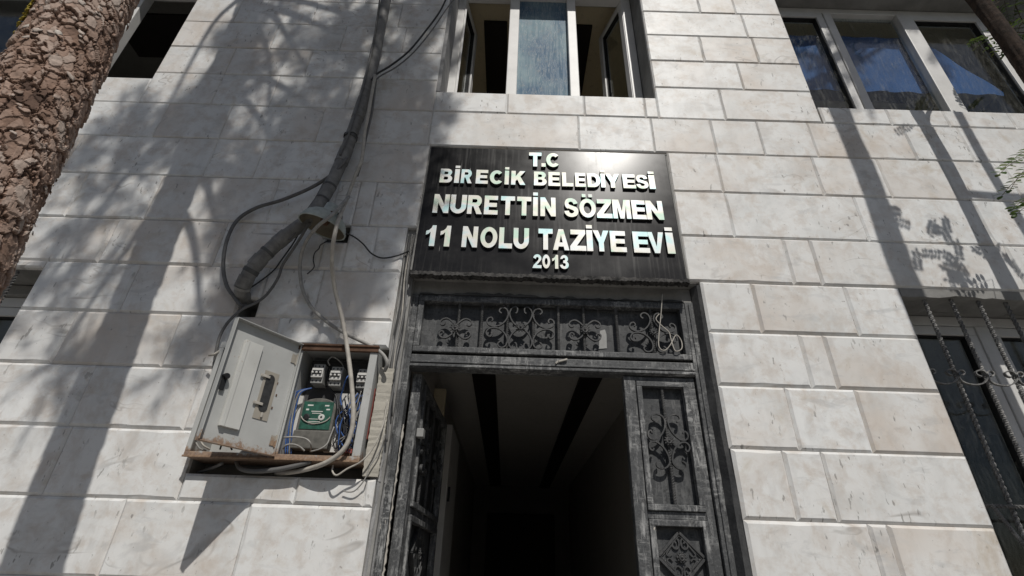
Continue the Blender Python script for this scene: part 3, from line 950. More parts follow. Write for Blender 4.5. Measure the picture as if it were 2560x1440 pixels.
def diamond(lfo, P_, cx, cz, hx, hz, y):
    m = MB()
    m.prism([(cx - hx, cz), (cx, cz - hz), (cx + hx, cz), (cx, cz + hz)], y + .004, y + .012)
    P_('diamond_plate', m, M['ironpanel'], lfo, 0)
    m = MB()
    for (p, q) in (((-hx, 0), (0, -hz)), ((0, -hz), (hx, 0)), ((hx, 0), (0, hz)), ((0, hz), (-hx, 0))):
        m.ribbon([(cx + p[0], cz + p[1]), (cx + q[0], cz + q[1])], .009, y - .006, y + .0035)
        m.ribbon([(cx + p[0] * .86, cz + p[1] * .86), (cx + q[0] * .86, cz + q[1] * .86)], .003, y - .002, y + .0036)
    P_('diamond_frame', m, M['ironscroll'], lfo, 0)
    for sx in (1, -1):
        for sz in (1, -1):
            pts = []
            for k in range(22):
                t = k / 21; th = math.pi * (.5 + 2.4 * t); rr = hx * .27 * (1 - .78 * t)
                pts.append((cx + sx * (hx * .22 + rr * math.cos(th) * .8), cz + sz * (hz * .52 + rr * math.sin(th))))
            m = MB(); m.ribbon(pts, .0055, y - .004, y + .0038)
            P_('curl', m, M['ironscroll'], lfo, 0)
            m = MB(); m.ribbon(catmull2([(cx + sx * hx * .08, cz + sz * hz * .82), (cx + sx * hx * .24, cz + sz * hz * .62), (cx + sx * hx * .5, cz + sz * hz * .30), (cx + sx * hx * .62, cz + sz * hz * .12), (cx + sx * hx * .5, cz + sz * hz * .04), (cx + sx * hx * .38, cz + sz * hz * .14)], 5), .0045, y - .003, y + .0038)
            P_('leaf_curve', m, M['ironscroll'], lfo, 0)
    for k in range(5):
        for sx in (1, -1):
            m = MB(); m.lathe([(.006, 0), (.005, .003), (.001, .005)], (cx + sx * hx * (.42 + .09 * k), y + .0035, cz - hz * (.44 - .09 * k)), (0, -1, 0), 8)
            P_('bead', m, M['ironscroll'], lfo, 0)
DC = (0.6471, 0.07, 1.5863)
DHX = ((0.7327, 0.07, 1.5889)[0] - (0.5624, 0.07, 1.5896)[0]) / 2
DHZ = (0.653, 0.07, 1.6696)[2] - DC[2]
diamond(lf, P_, cx, DC[2], min(DHX, (b - a) / 2 - .012), DHZ, .012)
local_rosette(lf, cx, .008, DC[2], .022)

# wide leaf, swung right in: its outer face looks across the opening
LEAF_MID_KEEP = LEAF_MID
lf2, P2, a2, b2 = leaf(TX0 + .046, YD + .060, .80, 88, .17, DZ1, .075)
for k in range(3):
    xx = a2 + (b2 - a2) * (k + 1) / 4
    m = MB(); m.twist((xx, .006, LEAF_MID[1] + .02), (xx, .006, DZ1 - .044), .0072, 12)
    P2('bar', m, M['ironscroll'], lf2, 0)
for fx in (.25, .75):
    xx = a2 + (b2 - a2) * fx
    for p in mirror4([(xx + (x - CM[0]) * .94, z) for x, z in LARM], xx, CM[2]):
        m = MB(); m.ribbon(catmull2(p, 4), .0042, -.008, .004)
        P2('scroll', m, M['ironscroll'], lf2, 0)
    local_rosette(lf2, xx, -.008, CM[2], .024)
diamond(lf2, P2, (a2 + b2) / 2, DC[2], .15, .16, .012)
local_rosette(lf2, (a2 + b2) / 2, .008, DC[2], .024)
m = MB(); m.box(.02, .06, -.03, -.001, 2.0, 2.035); P2('latch', m, M['palegrey'], lf2)

# pale strip painting the sunlit leaf edge, with paint chips, on the post
m = MB(); rg = random.Random(6)
zs_ = [2.03 - .012 * k for k in range(60)]
L_ = [(TX0 + .0025 + rg.uniform(-.002, .0015), z) for z in zs_]; R_ = [(TX0 + .0065 + rg.uniform(-.003, .004), z) for z in reversed(zs_)]
m.prism(L_ + R_, YD + .004, YD + .012)
part('sunlit_peel_strip', m, M['cablewhite'], door_frame)

# ------------------------------------------------------------------ sign with raised letters
SG = thing('sign_board', 'black polished sign board with raised silver letters above the entrance', 'sign', (.15, -.03, 2.68))
m = MB(); rg = random.Random(9)
sx0, sx1, sz0, sz1 = -.468, .778, 2.690, 3.488
m.box(sx0, sx1, -.022, .008, sz0, sz1)
board = part('panel', m, M['board'], SG, bevel=.003)
n = 160
top = [(sx0 - .004 + (sx1 - sx0 + .012) * k / n, sz0 + .004 + rg.uniform(0, .006)) for k in range(n + 1)]
bot = [(x, sz0 - .010 + rg.uniform(-.005, .003)) for x, z in reversed(top)]
m = MB(); m.prism(top + bot, -.026, .012)
part('broken_edge', m, M['boardedge'], SG, label='chipped lower edge of the sign board')
for side, xa, xb in ((0, sx0 - .011, sx0 - .001), (1, sx1 + .001, sx1 + .013)):
    m = MB(); m.box(xa, xb, -.010, .026, sz0 + .02, sz1)
    part('edge_strip', m, M['render'], SG, bevel=.002)
m = MB(); m.box(sx0 - .01, sx1 + .012, -.012, .026, sz1 + .001, sz1 + .009)
part('edge_strip', m, M['render'], SG, bevel=.002)

LETTERS = [('T', 0.054, 0.119, 3.3556, 3.4557), ('.', 0.119, 0.1413, 3.3556, 3.4557), ('C', 0.1438, 0.2137, 3.3556, 3.4557), ('B', -0.3967, -0.3341, 3.2253, 3.3197), ('I', -0.323, -0.2989, 3.2253, 3.3197), ('R', -0.2897, -0.2336, 3.2253, 3.3197), ('E', -0.2141, -0.1526, 3.2253, 3.3197), ('C', -0.1434, -0.0765, 3.2253, 3.3197), ('I', -0.068, -0.0469, 3.2253, 3.3197), ('K', -0.0347, 0.0377, 3.2253, 3.3197), ('B', 0.0806, 0.1452, 3.2253, 3.3197), ('E', 0.1542, 0.2134, 3.2253, 3.3197), ('L', 0.2236, 0.2798, 3.2253, 3.3197), ('E', 0.29, 0.3425, 3.2253, 3.3197), ('D', 0.3521, 0.4185, 3.2253, 3.3197), ('I', 0.4208, 0.442, 3.2253, 3.3197), ('Y', 0.4449, 0.5162, 3.2253, 3.3197), ('E', 0.5323, 0.5964, 3.2253, 3.3197), ('S', 0.5991, 0.6608, 3.2253, 3.3197), ('I', 0.6649, 0.6951, 3.2253, 3.3197), ('N', -0.4102, -0.3335, 3.0281, 3.1469), ('U', -0.3274, -0.2489, 3.0281, 3.1469), ('R', -0.2428, -0.1702, 3.0281, 3.1469), ('E', -0.1612, -0.0944, 3.0281, 3.1469), ('T', -0.0808, -0.0116, 3.0281, 3.1469), ('T', -0.001, 0.0688, 3.0281, 3.1469), ('I', 0.0776, 0.1008, 3.0281, 3.1469), ('N', 0.1137, 0.1882, 3.0281, 3.1469), ('S', 0.2306, 0.2988, 3.0281, 3.1469), ('O', 0.3045, 0.3849, 3.0281, 3.1469), ('Z', 0.3888, 0.4634, 3.0281, 3.1469), ('M', 0.4673, 0.5547, 3.0281, 3.1469), ('E', 0.5614, 0.6291, 3.0281, 3.1469), ('N', 0.6311, 0.7134, 3.0281, 3.1469), ('1', -0.4255, -0.3798, 2.8295, 2.9511), ('1', -0.3572, -0.3097, 2.8295, 2.9511), ('N', -0.2535, -0.1809, 2.8295, 2.9511), ('O', -0.1678, -0.0885, 2.8295, 2.9511), ('L', -0.08, -0.0185, 2.8295, 2.9511), ('U', -0.0128, 0.0599, 2.8295, 2.9511), ('T', 0.1047, 0.1718, 2.8295, 2.9511), ('A', 0.1729, 0.2484, 2.8295, 2.9511), ('Z', 0.2528, 0.3273, 2.8295, 2.9511), ('I', 0.3311, 0.3591, 2.8295, 2.9511), ('Y', 0.3618, 0.4363, 2.8295, 2.9511), ('E', 0.4417, 0.5156, 2.8295, 2.9511), ('E', 0.5489, 0.6235, 2.8295, 2.9511), ('V', 0.6187, 0.6955, 2.8295, 2.9511), ('I', 0.7053, 0.7406, 2.8295, 2.9511), ('2', 0.078, 0.1189, 2.7254, 2.8015), ('0', 0.1227, 0.1581, 2.7254, 2.8015), ('1', 0.1679, 0.1951, 2.7254, 2.8015), ('3', 0.2033, 0.2431, 2.7254, 2.8015)]
GLYPH = {}
def glyph(ch, dotted):
    """outline of a heavy sans capital as a filled flat mesh, unit box"""
    key = ch + ('.' if dotted else '')
    if key in GLYPH: return GLYPH[key]
    if ch == '1':
        polys = [[(.46, 0), (1, 0), (1, 1), (.60, 1), (.52, .88), (.30, .77), (0, .72), (0, .53), (.25, .58), (.46, .68)]]
    elif ch == 'I':
        polys = [[(0, 0), (1, 0), (1, 1), (0, 1)]]
    elif ch == 'T':
        polys = [[(.335, 0), (.665, 0), (.665, .765), (1, .765), (1, 1), (0, 1), (0, .765), (.335, .765)]]
    elif ch == 'E':
        polys = [[(0, 0), (1, 0), (1, .225), (.34, .225), (.34, .40), (.92, .40), (.92, .615), (.34, .615), (.34, .775), (.98, .775), (.98, 1), (0, 1)]]
    elif ch == 'L':
        polys = [[(0, 0), (1, 0), (1, .235), (.37, .235), (.37, 1), (0, 1)]]
    elif ch == 'N':
        polys = [[(0, 0), (.30, 0), (.30, .55), (.70, 0), (1, 0), (1, 1), (.70, 1), (.70, .44), (.30, 1), (0, 1)]]
    elif ch == 'M':
        polys = [[(0, 0), (.25, 0), (.25, .66), (.39, 0), (.61, 0), (.75, .66), (.75, 0), (1, 0), (1, 1), (.64, 1), (.50, .38), (.36, 1), (0, 1)]]
    elif ch == 'Z':
        polys = [[(0, 0), (1, 0), (1, .23), (.42, .23), (.98, .80), (.98, 1), (.04, 1), (.04, .77), (.57, .77), (0, .205)]]
    elif ch == 'V':
        polys = [[(.345, 0), (.655, 0), (1, 1), (.69, 1), (.50, .30), (.31, 1), (0, 1)]]
    elif ch == 'Y':
        polys = [[(.345, 0), (.655, 0), (.655, .41), (1, 1), (.66, 1), (.50, .655), (.34, 1), (0, 1), (.345, .41)]]
    elif ch == 'K':
        polys = [[(0, 0), (.30, 0), (.30, .25), (.42, .39), (.63, 0), (1, 0), (.63, .60), (.98, 1), (.61, 1), (.30, .60), (.30, 1), (0, 1)]]
    else:
        polys = None
    if polys is not None:
        GLYPH[key] = [(p, []) for p in polys]
    else:
        def arc(cx, cy, rx, ry, t0, t1, n=14):
            return [(cx + rx * math.cos(math.radians(t0 + (t1 - t0) * i / n)), cy + ry * math.sin(math.radians(t0 + (t1 - t0) * i / n))) for i in range(n + 1)]
        if ch in 'O0':
            k = .21 if ch == 'O' else .25
            outer = arc(.5, .5, .5, .5, 0, 350, 35); inner = arc(.5, .5, .5 - (k + .05), .5 - k * .98, 0, 350, 35)
            g = [(outer, [inner])]
        elif ch == 'U':
            g = [([(0, 1), (0, .36)] + arc(.5, .40, .5, .40, 184, 356, 20) + [(1, .36), (1, 1), (.69, 1), (.69, .38)] + arc(.5, .40, .19, .185, 0, -180, 14) + [(.31, .38), (.31, 1)], [])]
        elif ch == 'C':
            g = [(arc(.52, .5, .52, .5, 42, 322, 34) + [(.665, .30)] + arc(.53, .5, .22, .275, 308, 52, 22) + [(.67, .69)], [])]
        elif ch == 'D':
            g = [([(0, 0), (.45, 0)] + arc(.45, .5, .55, .5, -88, 88, 20) + [(.45, 1), (0, 1)], [[(.31, .23), (.31, .77), (.44, .77)] + arc(.44, .5, .245, .27, 86, -86, 16) + [(.44, .23)]])]
        elif ch == 'B':
            g = [([(0, 0), (.58, 0)] + arc(.60, .28, .40, .28, -86, 62, 12) + [(.82, .535)] + arc(.58, .745, .36, .255, -35, 88, 12) + [(.58, 1), (0, 1)],
                  [[(.32, .21), (.32, .425), (.56, .425)] + arc(.56, .318, .115, .107, 86, -86, 8) + [(.56, .21)], [(.32, .60), (.32, .79), (.54, .79)] + arc(.54, .695, .10, .095, 86, -86, 8) + [(.54, .60)]])]
        elif ch == 'R':
            g = [([(0, 0), (.30, 0), (.30, .40), (.40, .40), (.64, 0), (1, 0), (.74, .40), (.80, .435)] + arc(.58, .70, .36, .30, -40, 88, 12) + [(.56, 1), (0, 1)],
                  [[(.30, .60), (.30, .79), (.53, .79)] + arc(.53, .695, .11, .095, 86, -86, 8) + [(.53, .60)]])]
        elif ch == 'A':
            g = [([(0, 0), (.29, 0), (.345, .17), (.655, .17), (.71, 0), (1, 0), (.65, 1), (.35, 1)], [[(.40, .36), (.60, .36), (.50, .72)]])]
        elif ch == '.':
            g = [([(0, 0), (1, 0), (1, .24), (0, .24)], [])]
        elif ch == 'S':
            g = [([(.0, .30), (.29, .325)] + arc(.51, .32, .19, .135, 180, 330, 8) + [(.70, .26), (.70, .31), (.62, .36), (.30, .455)] + arc(.36, .70, .32, .29, 245, 95, 12) + arc(.5, .70, .46, .30, 100, 5, 10) + [(.66, .68)] + arc(.47, .70, .18, .115, 10, 150, 8) + [(.305, .70), (.36, .65), (.72, .555)] + arc(.62, .30, .38, .28, 62, -60, 12) + arc(.5, .31, .50, .31, -70, -172, 12), [])]
        elif ch == '2':
            g = [([(0, 0), (1, 0), (1, .215), (.45, .215), (.74, .42)] + arc(.53, .70, .45, .30, -20, 172, 18) + [(.37, .66)] + arc(.53, .69, .16, .115, 165, -15, 8) + [(.60, .54), (.12, .20)], [])]
        elif ch == '3':
            g = [([(0, .27), (.30, .31)] + arc(.48, .31, .175, .125, 190, 420, 12) + [(.38, .425), (.38, .61), (.44, .615)] + arc(.47, .71, .14, .10, -60, 160, 8) + [(.33, .735), (.05, .70)] + arc(.50, .725, .43, .275, 165, -25, 14) + [(.80, .54)] + arc(.50, .29, .50, .29, 48, -165, 18), [])]
        GLYPH[key] = g
    return GLYPH[key]

from mathutils.geometry import tessellate_polygon
def letter_mesh(ch, x0, x1, z0, z1, dots, yb, yf):
    m = MB()
    for outer, holes in glyph(ch, False):
        loops = [outer] + holes
        fl = [p for l in loops for p in l]
        P3 = [(x0 + p[0] * (x1 - x0), z0 + p[1] * (z1 - z0)) for p in fl]
        tris = tessellate_polygon([[Vector((p[0], p[1], 0)) for p in l] for l in loops])
        m.cur = 0
        m.add([(x, yf, z) for x, z in P3], [tuple(t) for t in tris])
        m.cur = 1; b0 = 0
        for l in loops:
            k = len(l)
            vs = [(P3[b0 + i][0], yf, P3[b0 + i][1]) for i in range(k)] + [(P3[b0 + i][0], yb, P3[b0 + i][1]) for i in range(k)]
            m.add(vs, [(i, (i + 1) % k, (i + 1) % k + k, i + k) for i in range(k)])
            b0 += k
    hgt = z1 - z0
    for d in dots:
        xa, xb = d
        m.cur = 0; m.add([(xa, yf, z1 + hgt * .085), (xb, yf, z1 + hgt * .085), (xb, yf, z1 + hgt * .255), (xa, yf, z1 + hgt * .255)], [(0, 1, 2, 3)])
        m.cur = 1; q = [(xa, z1 + hgt * .085), (xb, z1 + hgt * .085), (xb, z1 + hgt * .255), (xa, z1 + hgt * .255)]
        m.add([(x, yf, z) for x, z in q] + [(x, yb, z) for x, z in q], [(i, (i + 1) % 4, (i + 1) % 4 + 4, i + 4) for i in range(4)])
    return m
for i, (ch, xa, xb, za, zb) in enumerate(LETTERS):
    dots = []
    if ch == 'I': dots = [(xa, xb)]
    if ch == 'O' and i > 20 and i < 34:          # the capital O with two dots
        wd = xb - xa; dots = [(xa + wd * .18, xa + wd * .42), (xa + wd * .58, xa + wd * .82)]
    part('letter', letter_mesh(ch, xa, xb, za, zb, dots, -.0218, -.035), [M['letter'], M['letterside']], SG)
# the board leans back a little: its lower edge stands out further than its top
SG.location.y = -.040
SG.rotation_euler = (math.radians(-1.6), 0, 0)

# ------------------------------------------------------------------ electric meter box with its door standing open
YB = -.045
BX0, BX1 = (-1.1974, -0.045, 1.858)[0], (-0.5539, -0.045, 2.2905)[0]
BZ0, BZ1 = (-0.8842, -0.045, 1.8577)[2], (-0.7291, -0.045, 2.3098)[2]
HX = -0.8707
MBX = thing('meter_box', 'open rusty grey electric meter box sunk in the wall left of the door', 'meter box', (HX, 0, BZ0))
m = MB(); t = .004
m.box(BX0, BX1, .098, .102, BZ0, BZ1)
m.box(BX0, BX0 + t, YB + .001, .0975, BZ0, BZ1); m.box(BX1 - t, BX1, YB + .001, .0975, BZ0, BZ1)
m.box(BX0 + t, BX1 - t, YB + .001, .0975, BZ0, BZ0 + t); m.box(BX0 + t, BX1 - t, YB + .001, .0975, BZ1 - t, BZ1)
m.box(HX - .003, HX + .003, YB + .03, .0975, BZ0 + t, BZ1 - t)
case = part('case', m, M['sheet'], MBX)
FW = .022
m = MB()
m.box(BX0 - .003, BX1 + .003, YB - .008, YB, BZ0 - .003, BZ0 + FW * .8)
m.box(BX0 - .003, HX - .012, YB - .008, YB, BZ1 - FW, BZ1 + .003)
m.box(BX0 - .003, BX0 + FW * .7, YB - .008, YB, BZ0 + FW * .8, BZ1 - FW)
m.box(BX1 - FW * 1.25, BX1 + .003, YB - .008, YB, BZ0 + FW * .8, BZ1 - FW)
m.box(HX - .012, HX + .014, YB - .007, YB, BZ0 + FW * .8, BZ1 - FW)
frame_part = part('front_flange', m, M['sheet'], MBX, bevel=.0015)
m = MB()
m.box(HX - .0118, BX1 + .006, YB - .016, YB, BZ1 - FW, BZ1 + .004)
m.box(HX - .0118, BX1 + .008, YB - .022, YB - .0165, BZ1 - .004, BZ1 + .004)
part('top_lip', m, M['rust'], MBX, bevel=.001, label='rusted top lip')
m = MB(); m.box(BX0 - .004, BX1 + .004, YB - .014, YB - .0085, BZ0 - .004, BZ0 + .003)
part('bottom_lip', m, M['sheetrust'], MBX, bevel=.001)
before = set(c.name for c in MBX.children)
m = MB(); m.box(HX + .016, BX1 - .030, .020, .024, BZ0 + .012, BZ1 - .022)
plate = part('back_plate', m, M['backplate'], MBX)
for nm, x0, x1, z0, z1 in (('w', (-0.8704, 0.01, 2.0854)[0], (-0.8501, 0.01, 2.0861)[0], BZ0 + .04, BZ0 + .27), ('w', (-0.7244, 0.01, 2.0903)[0], (-0.6148, 0.01, 2.094)[0], BZ0 + .05, BZ0 + .285)):
    m = MB(); m.box(x0, x1, .006, .0195, z0, z1)
    part('pale_board', m, M['pale'], MBX)

def breaker(c, w_, h, poles):
    x, y, z = c
    m = MB(); m.box(x - w_ / 2, x + w_ / 2, y, .0198, z - h / 2, z + h / 2)
    b = part('breaker', m, M['palegrey'], MBX, bevel=.002)
    m = MB(); m.box(x - w_ / 2 + .001, x + w_ / 2 - .001, y - .012, y - .0005, z - h * .24, z + h * .24)
    part('breaker_front', m, M['pale'], b, bevel=.002)
    m = MB(); m.box(x - w_ / 2 + .005, x + w_ / 2 - .005, y - .0135, y - .0124, z - h * .08, z + h * .12)
    part('toggle_slot', m, M['black'], b)
    for k in range(poles):
        xx = x + (k - (poles - 1) / 2) * w_ / poles
        m = MB(); m.box(xx - .004, xx + .004, y - .021, y - .0137, z - h * .05, z + h * .04)
        part('toggle', m, M['pale'], b, bevel=.001)
        for sz in (1, -1):
            m = MB(); m.lathe([(.0035, 0), (.0035, .0012), (.0002, .0013)], (xx, y - .0002, z + sz * h * .38), (0, -1, 0), 10)
            part('terminal_hole', m, M['black'], b)
for c in ((-0.7938, -0.045, 2.207), (-0.7172, -0.045, 2.198), (-0.6056, -0.045, 2.192)):
    breaker(c, .048, .082, 3)

# meter: grey case with an arched top, green face plate
mx0, mx1 = (-0.84, -0.03, 2.0183)[0], (-0.6989, -0.03, 2.023)[0]
mz0, mz1 = (-0.7601, -0.03, 1.9095)[2], (-0.7736, -0.03, 2.1115)[2]
mxc = (mx0 + mx1) / 2
poly = [(mx0, mz0), (mx1, mz0), (mx1, mz1 - .035)] + [(mxc + (mx1 - mxc) * math.cos(t_), mz1 - .035 + .035 * math.sin(t_)) for t_ in [math.pi * k / 10 for k in range(1, 10)]] + [(mx0, mz1 - .035)]
m = MB(); m.prism(poly, -.025, .0195)
meter = part('meter', m, M['metergrey'], MBX, bevel=.004)
gz0, gz1 = (-0.7656, -0.03, 1.9855)[2], (-0.774, -0.03, 2.095)[2]
m = MB(); m.box(mx0 + .012, mx1 - .010, -.0275, -.0252, gz0, gz1)
part('face_plate', m, M['green'], meter)
m = MB(); m.box(mx0 - .002, mx1 + .002, -.034, -.0252, mz0, gz0 - .006)
part('terminal_cover', m, M['metergrey'], meter, bevel=.004)
rg = random.Random(5)
gw = mx1 - mx0
for fx, fz, fw, fh in ((.28, .86, .16, .05), (.75, .86, .12, .05), (.50, .64, .32, .03), (.50, .57, .26, .025), (.45, .36, .30, .02), (.48, .27, .32, .02), (.22, .70, .08, .06), (.80, .72, .10, .05), (.42, .17, .20, .02)):
    xx, zz = mx0 + gw * fx, gz0 + (gz1 - gz0) * fz
    m = MB(); m.box(xx - fw * gw / 2, xx + fw * gw / 2, -.0283, -.0276, zz - fh * (gz1 - gz0) / 2, zz + fh * (gz1 - gz0) / 2)
    part('printed_line', m, M['white'], meter)
for fx, mt in ((.24, 'black'), (.66, 'white')):
    m = MB(); m.lathe([(.0125, 0), (.0125, .003), (.008, .004), (.0002, .004)], (mx0 + gw * fx, -.0276, gz0 + (gz1 - gz0) * .43), (0, -1, 0), 18)
    part('seal_knob', m, M[mt], meter)
m = MB(); m.lathe([(.004, 0), (.004, .0012), (.0002, .0014)], (mx0 + gw * .66, -.0317, gz0 + (gz1 - gz0) * .43), (0, -1, 0), 12)
part('knob_centre', m, M['black'], meter)
m = MB(); m.tube([(mxc + .058 * math.cos(t_), -.031, gz0 + .055 - .034 * math.sin(t_)) for t_ in [math.pi * (.06 + .88 * k / 14) for k in range(15)]], .0022, 6)
part('seal_wire', m, M['cablewhite'], meter, recalc=False)
m = MB(); m.box((-0.645, -0.02, 1.9154)[0], (-0.5893, -0.02, 1.9172)[0], -.03, .005, BZ0 + .012, BZ0 + .045)
part('terminal_block', m, M['rust'], MBX, bevel=.002, label='red terminal block')
for k in range(4):
    x = (-0.6363, -0.03, 1.9248)[0] + k * .010
    m = MB(); m.box(x, x + .006, -.036, -.0305, BZ0 + .040, BZ0 + .056)
    part('terminal_cap', m, M['red'], MBX)

# loose wires inside the box
rg = random.Random(33)
def wire(pts, r, mat, per=5):
    m = MB(); m.tube(catmull(pts, per), r, 6)
    part('wire', m, M[mat], MBX, smooth=True, recalc=False)
def kbz(zx, zy): pass
WX = lambda f: (mx1 + .012) + (BX1 - FW - .02 - mx1) * f
for k in range(34):
    f0, f1, f2 = rg.random(), rg.random(), rg.random()
    zt = BZ0 + rg.uniform(.19, .285); zb = BZ0 + rg.uniform(.045, .09)
    y = -.015 - rg.random() * .035
    mat = ['wireblue', 'wireblack', 'wireblack', 'wireblue', 'wiregrey', 'wireblack', 'wiregrey'][k % 7]
    wire([(WX(f0), y, zt), (WX(f0 * .6 + f1 * .4), y - .008, zt - .05), (WX(f1), y - rg.random() * .01, (zt + zb) / 2), (WX(f2 * .5 + f1 * .5), y, zb + .03), (WX(f2), y + .008, zb)], rg.choice([.0019, .0023, .0027]), mat)
for dx, mt in ((0, 'wireblue'), (.008, 'wireblue'), (.015, 'wiregrey'), (.022, 'wireblue')):
    wire([(-0.8105, -0.03, 2.1499), ((-0.8702, -0.03, 2.1269)[0] + dx, -.035, (-0.8702, -0.03, 2.1269)[2]), ((-0.8784, -0.03, 2.065)[0] + dx, -.03, (-0.8784, -0.03, 2.065)[2]), ((-0.8724, -0.03, 1.982)[0] + dx, -.028, (-0.8724, -0.03, 1.982)[2]), ((-0.8572, -0.03, 1.9288)[0] + dx, -.02, BZ0 + .03)], .0026, mt)
wire([(-0.8584, -0.07, 1.9402), (-0.8192, -0.07, 1.9434), (-0.7764, -0.07, 1.9391), (-0.7541, -0.07, 1.925), (-0.7526, -0.05, 1.9091), (-0.7599, -0.03, 1.9001)], .0036, 'wiregrey')
wire([(-0.8539, -0.06, 1.8999), (-0.8402, -0.07, 1.9129), (-0.8125, -0.07, 1.9157), (-0.7918, -0.06, 1.9093), (-0.7754, -0.05, 1.8972)], .0036, 'wiregrey')
wire([(-0.7467, -0.06, 1.8942), (-0.7113, -0.07, 1.9024), (-0.6925, -0.06, 1.9237), (-0.6901, -0.05, 1.9524), (-0.6859, -0.04, 1.9934)], .003, 'wiregrey')
wire([(-0.7501, -0.05, 2.2413), (-0.7605, -0.055, 2.2587), (-0.7477, -0.055, 2.2768), (-0.7271, -0.05, 2.2707), (-0.7092, -0.03, 2.2571), (-0.6993, -0.02, 2.2348)], .0024, 'wiregrey')
wire([(-0.6624, -0.05, 2.2032), (-0.6717, -0.055, 2.1841), (-0.6777, -0.05, 2.1352), (-0.6819, -0.04, 2.1012), (-0.6586, -0.04, 2.0534), (-0.6338, -0.04, 2.0068)], .003, 'wireblue')
wire([(-0.622, -0.04, 2.2387), (-0.6489, -0.045, 2.2228), (-0.6572, -0.04, 2.1942), (-0.6454, -0.03, 2.1388)], .003, 'wireblack')
wire([(-0.7731, -0.01, 2.2537), (-0.751, -0.015, 2.1655), (-0.7101, -0.02, 2.1231), (-0.6876, -0.03, 2.0553), (-0.6839, -0.03, 2.0078)], .0045, 'wireblack')
wire([(-0.5948, -0.05, 2.1215), (-0.5858, -0.05, 2.0932), (-0.5931, -0.05, 2.0448), (-0.5803, -0.05, 2.0059), (-0.6044, -0.04, 1.9538)], .0028, 'wireblue')
wire([(-1.1766, -0.06, 1.9252), (-1.1509, -0.07, 1.9015), (-1.1327, -0.05, 1.8917)], .0035, 'cablewhite')
wire([(-1.1876, -0.06, 1.9124), (-1.1593, -0.07, 1.889), (-1.1464, -0.05, 1.8873)], .0032, 'wiregrey')
wire([(-1.0951, -0.05, 1.8929), (-1.0857, -0.06, 1.9108), (-1.0591, -0.06, 1.9067), (-1.0492, -0.05, 1.892)], .0032, 'wireblack')

for ch in MBX.children:                     # the fittings sit back inside the shallow case
    if ch.name not in before: ch.location.y += .04

# the open door, hinged in the middle of the box
FH = (-1.0295, -0.2946)
U = Vector((FH[0] - HX, FH[1] - (YB - .010), 0)); DW = U.length; U.normalize()
N = Vector((-U.y, U.x, 0))
if N.y > 0: N = -N
H0 = Vector((HX, YB - .010, 0))
DZ0_, DZ1_ = BZ0 + .006, BZ1 - .002
def dbox(m, u0, u1, n0, n1, z0, z1):
    c = H0 + U * (u0 + u1) / 2 + N * (n0 + n1) / 2 + Vector((0, 0, (z0 + z1) / 2))
    m.obox(c, U * (u1 - u0) / 2, N * (n1 - n0) / 2, (0, 0, (z1 - z0) / 2))
m = MB()
dbox(m, 0, DW, -.003, 0, DZ0_, DZ1_)
dbox(m, 0, DW, .0002, .022, DZ1_ - .003, DZ1_); dbox(m, 0, DW, .0002, .016, DZ0_, DZ0_ + .003)
dbox(m, DW - .003, DW, .0002, .022, DZ0_ + .003, DZ1_ - .003); dbox(m, 0, .003, .0002, .012, DZ0_ + .003, DZ1_ - .003)
bd = part('box_door', m, M['sheet'], MBX, bevel=.0008)
pk = [(0.2275, 2.243), (0.1602, 2.2404), (0.1557, 1.9215), (0.2342, 1.9272)]
pu0, pu1 = (pk[1][0] + pk[2][0]) / 2, (pk[0][0] + pk[3][0]) / 2
pz0, pz1 = (pk[2][1] + pk[3][1]) / 2, (pk[0][1] + pk[1][1]) / 2
m = MB(); dbox(m, pu0, pu1, .010, .012, pz0, pz1); dbox(m, pu1 - .016, pu1, .0122, .015, pz0, pz1); dbox(m, pu0, pu1, .0005, .0098, pz0, pz0 + .003); dbox(m, pu0, pu0 + .002, .0005, .0098, pz0 + .003, pz1); dbox(m, pu1 - .002, pu1, .0005, .0098, pz0 + .003, pz1)
part('document_pocket', m, M['sheetpale'], bd, bevel=.0008)
wc = [(0.0724, 2.1495), (0.1081, 2.0075), (0.1073, 2.141), (0.0788, 2.0101)]
ou0, ou1 = min(wc[0][0], wc[1][0]), max(wc[0][0], wc[1][0]); oz0, oz1 = min(wc[1][1], wc[3][1]), max(wc[0][1], wc[2][1])
m = MB(); dbox(m, ou0 - .014, ou1 + .010, .0005, .0025, oz0 - .028, oz1 + .012); part('window_backing', m, M['sheetrust'], bd)
m = MB(); ring = []
rr = (ou1 - ou0) / 2; uc = (ou0 + ou1) / 2
for k in range(28):
    th = 2 * math.pi * k / 28; zc = oz1 - rr if math.sin(th) >= 0 else oz0 + rr
    ring.append((uc + rr * math.cos(th), zc + rr * math.sin(th)))
vs = []
for (u_, z_) in ring: vs.append(H0 + U * u_ + N * .0045 + Vector((0, 0, z_)))
for (u_, z_) in ring: vs.append(H0 + U * u_ + N * .0028 + Vector((0, 0, z_)))
m.add(vs, [tuple(range(28)), tuple(range(55, 27, -1))] + [(i, i + 28, (i + 1) % 28 + 28, (i + 1) % 28) for i in range(28)])
part('sight_glass', m, M['darkglass'], bd, label='cloudy dark oval sight glass')
for zz in (oz1 - .012, oz0 + .026):
    m = MB(); dbox(m, uc + rr - .012, uc + rr + .026, .005, .009, zz - .005, zz + .005)
    part('retaining_clip', m, M['cablewhite'], bd, bevel=.001)
m = MB(); dbox(m, uc - .006, uc + .002, .005, .008, oz0 - .020, oz0 - .002); part('retaining_clip', m, M['cablewhite'], bd, bevel=.001)
for (du, dz) in ((-.018, .045), (-.026, .0), (-.022, -.05)):
    m = MB(); dbox(m, uc - rr + du, uc - rr + du + .005, .0005, .0022, (oz0 + oz1) / 2 + dz, (oz0 + oz1) / 2 + dz + .008); part('rust_spot', m, M['rust'], bd)
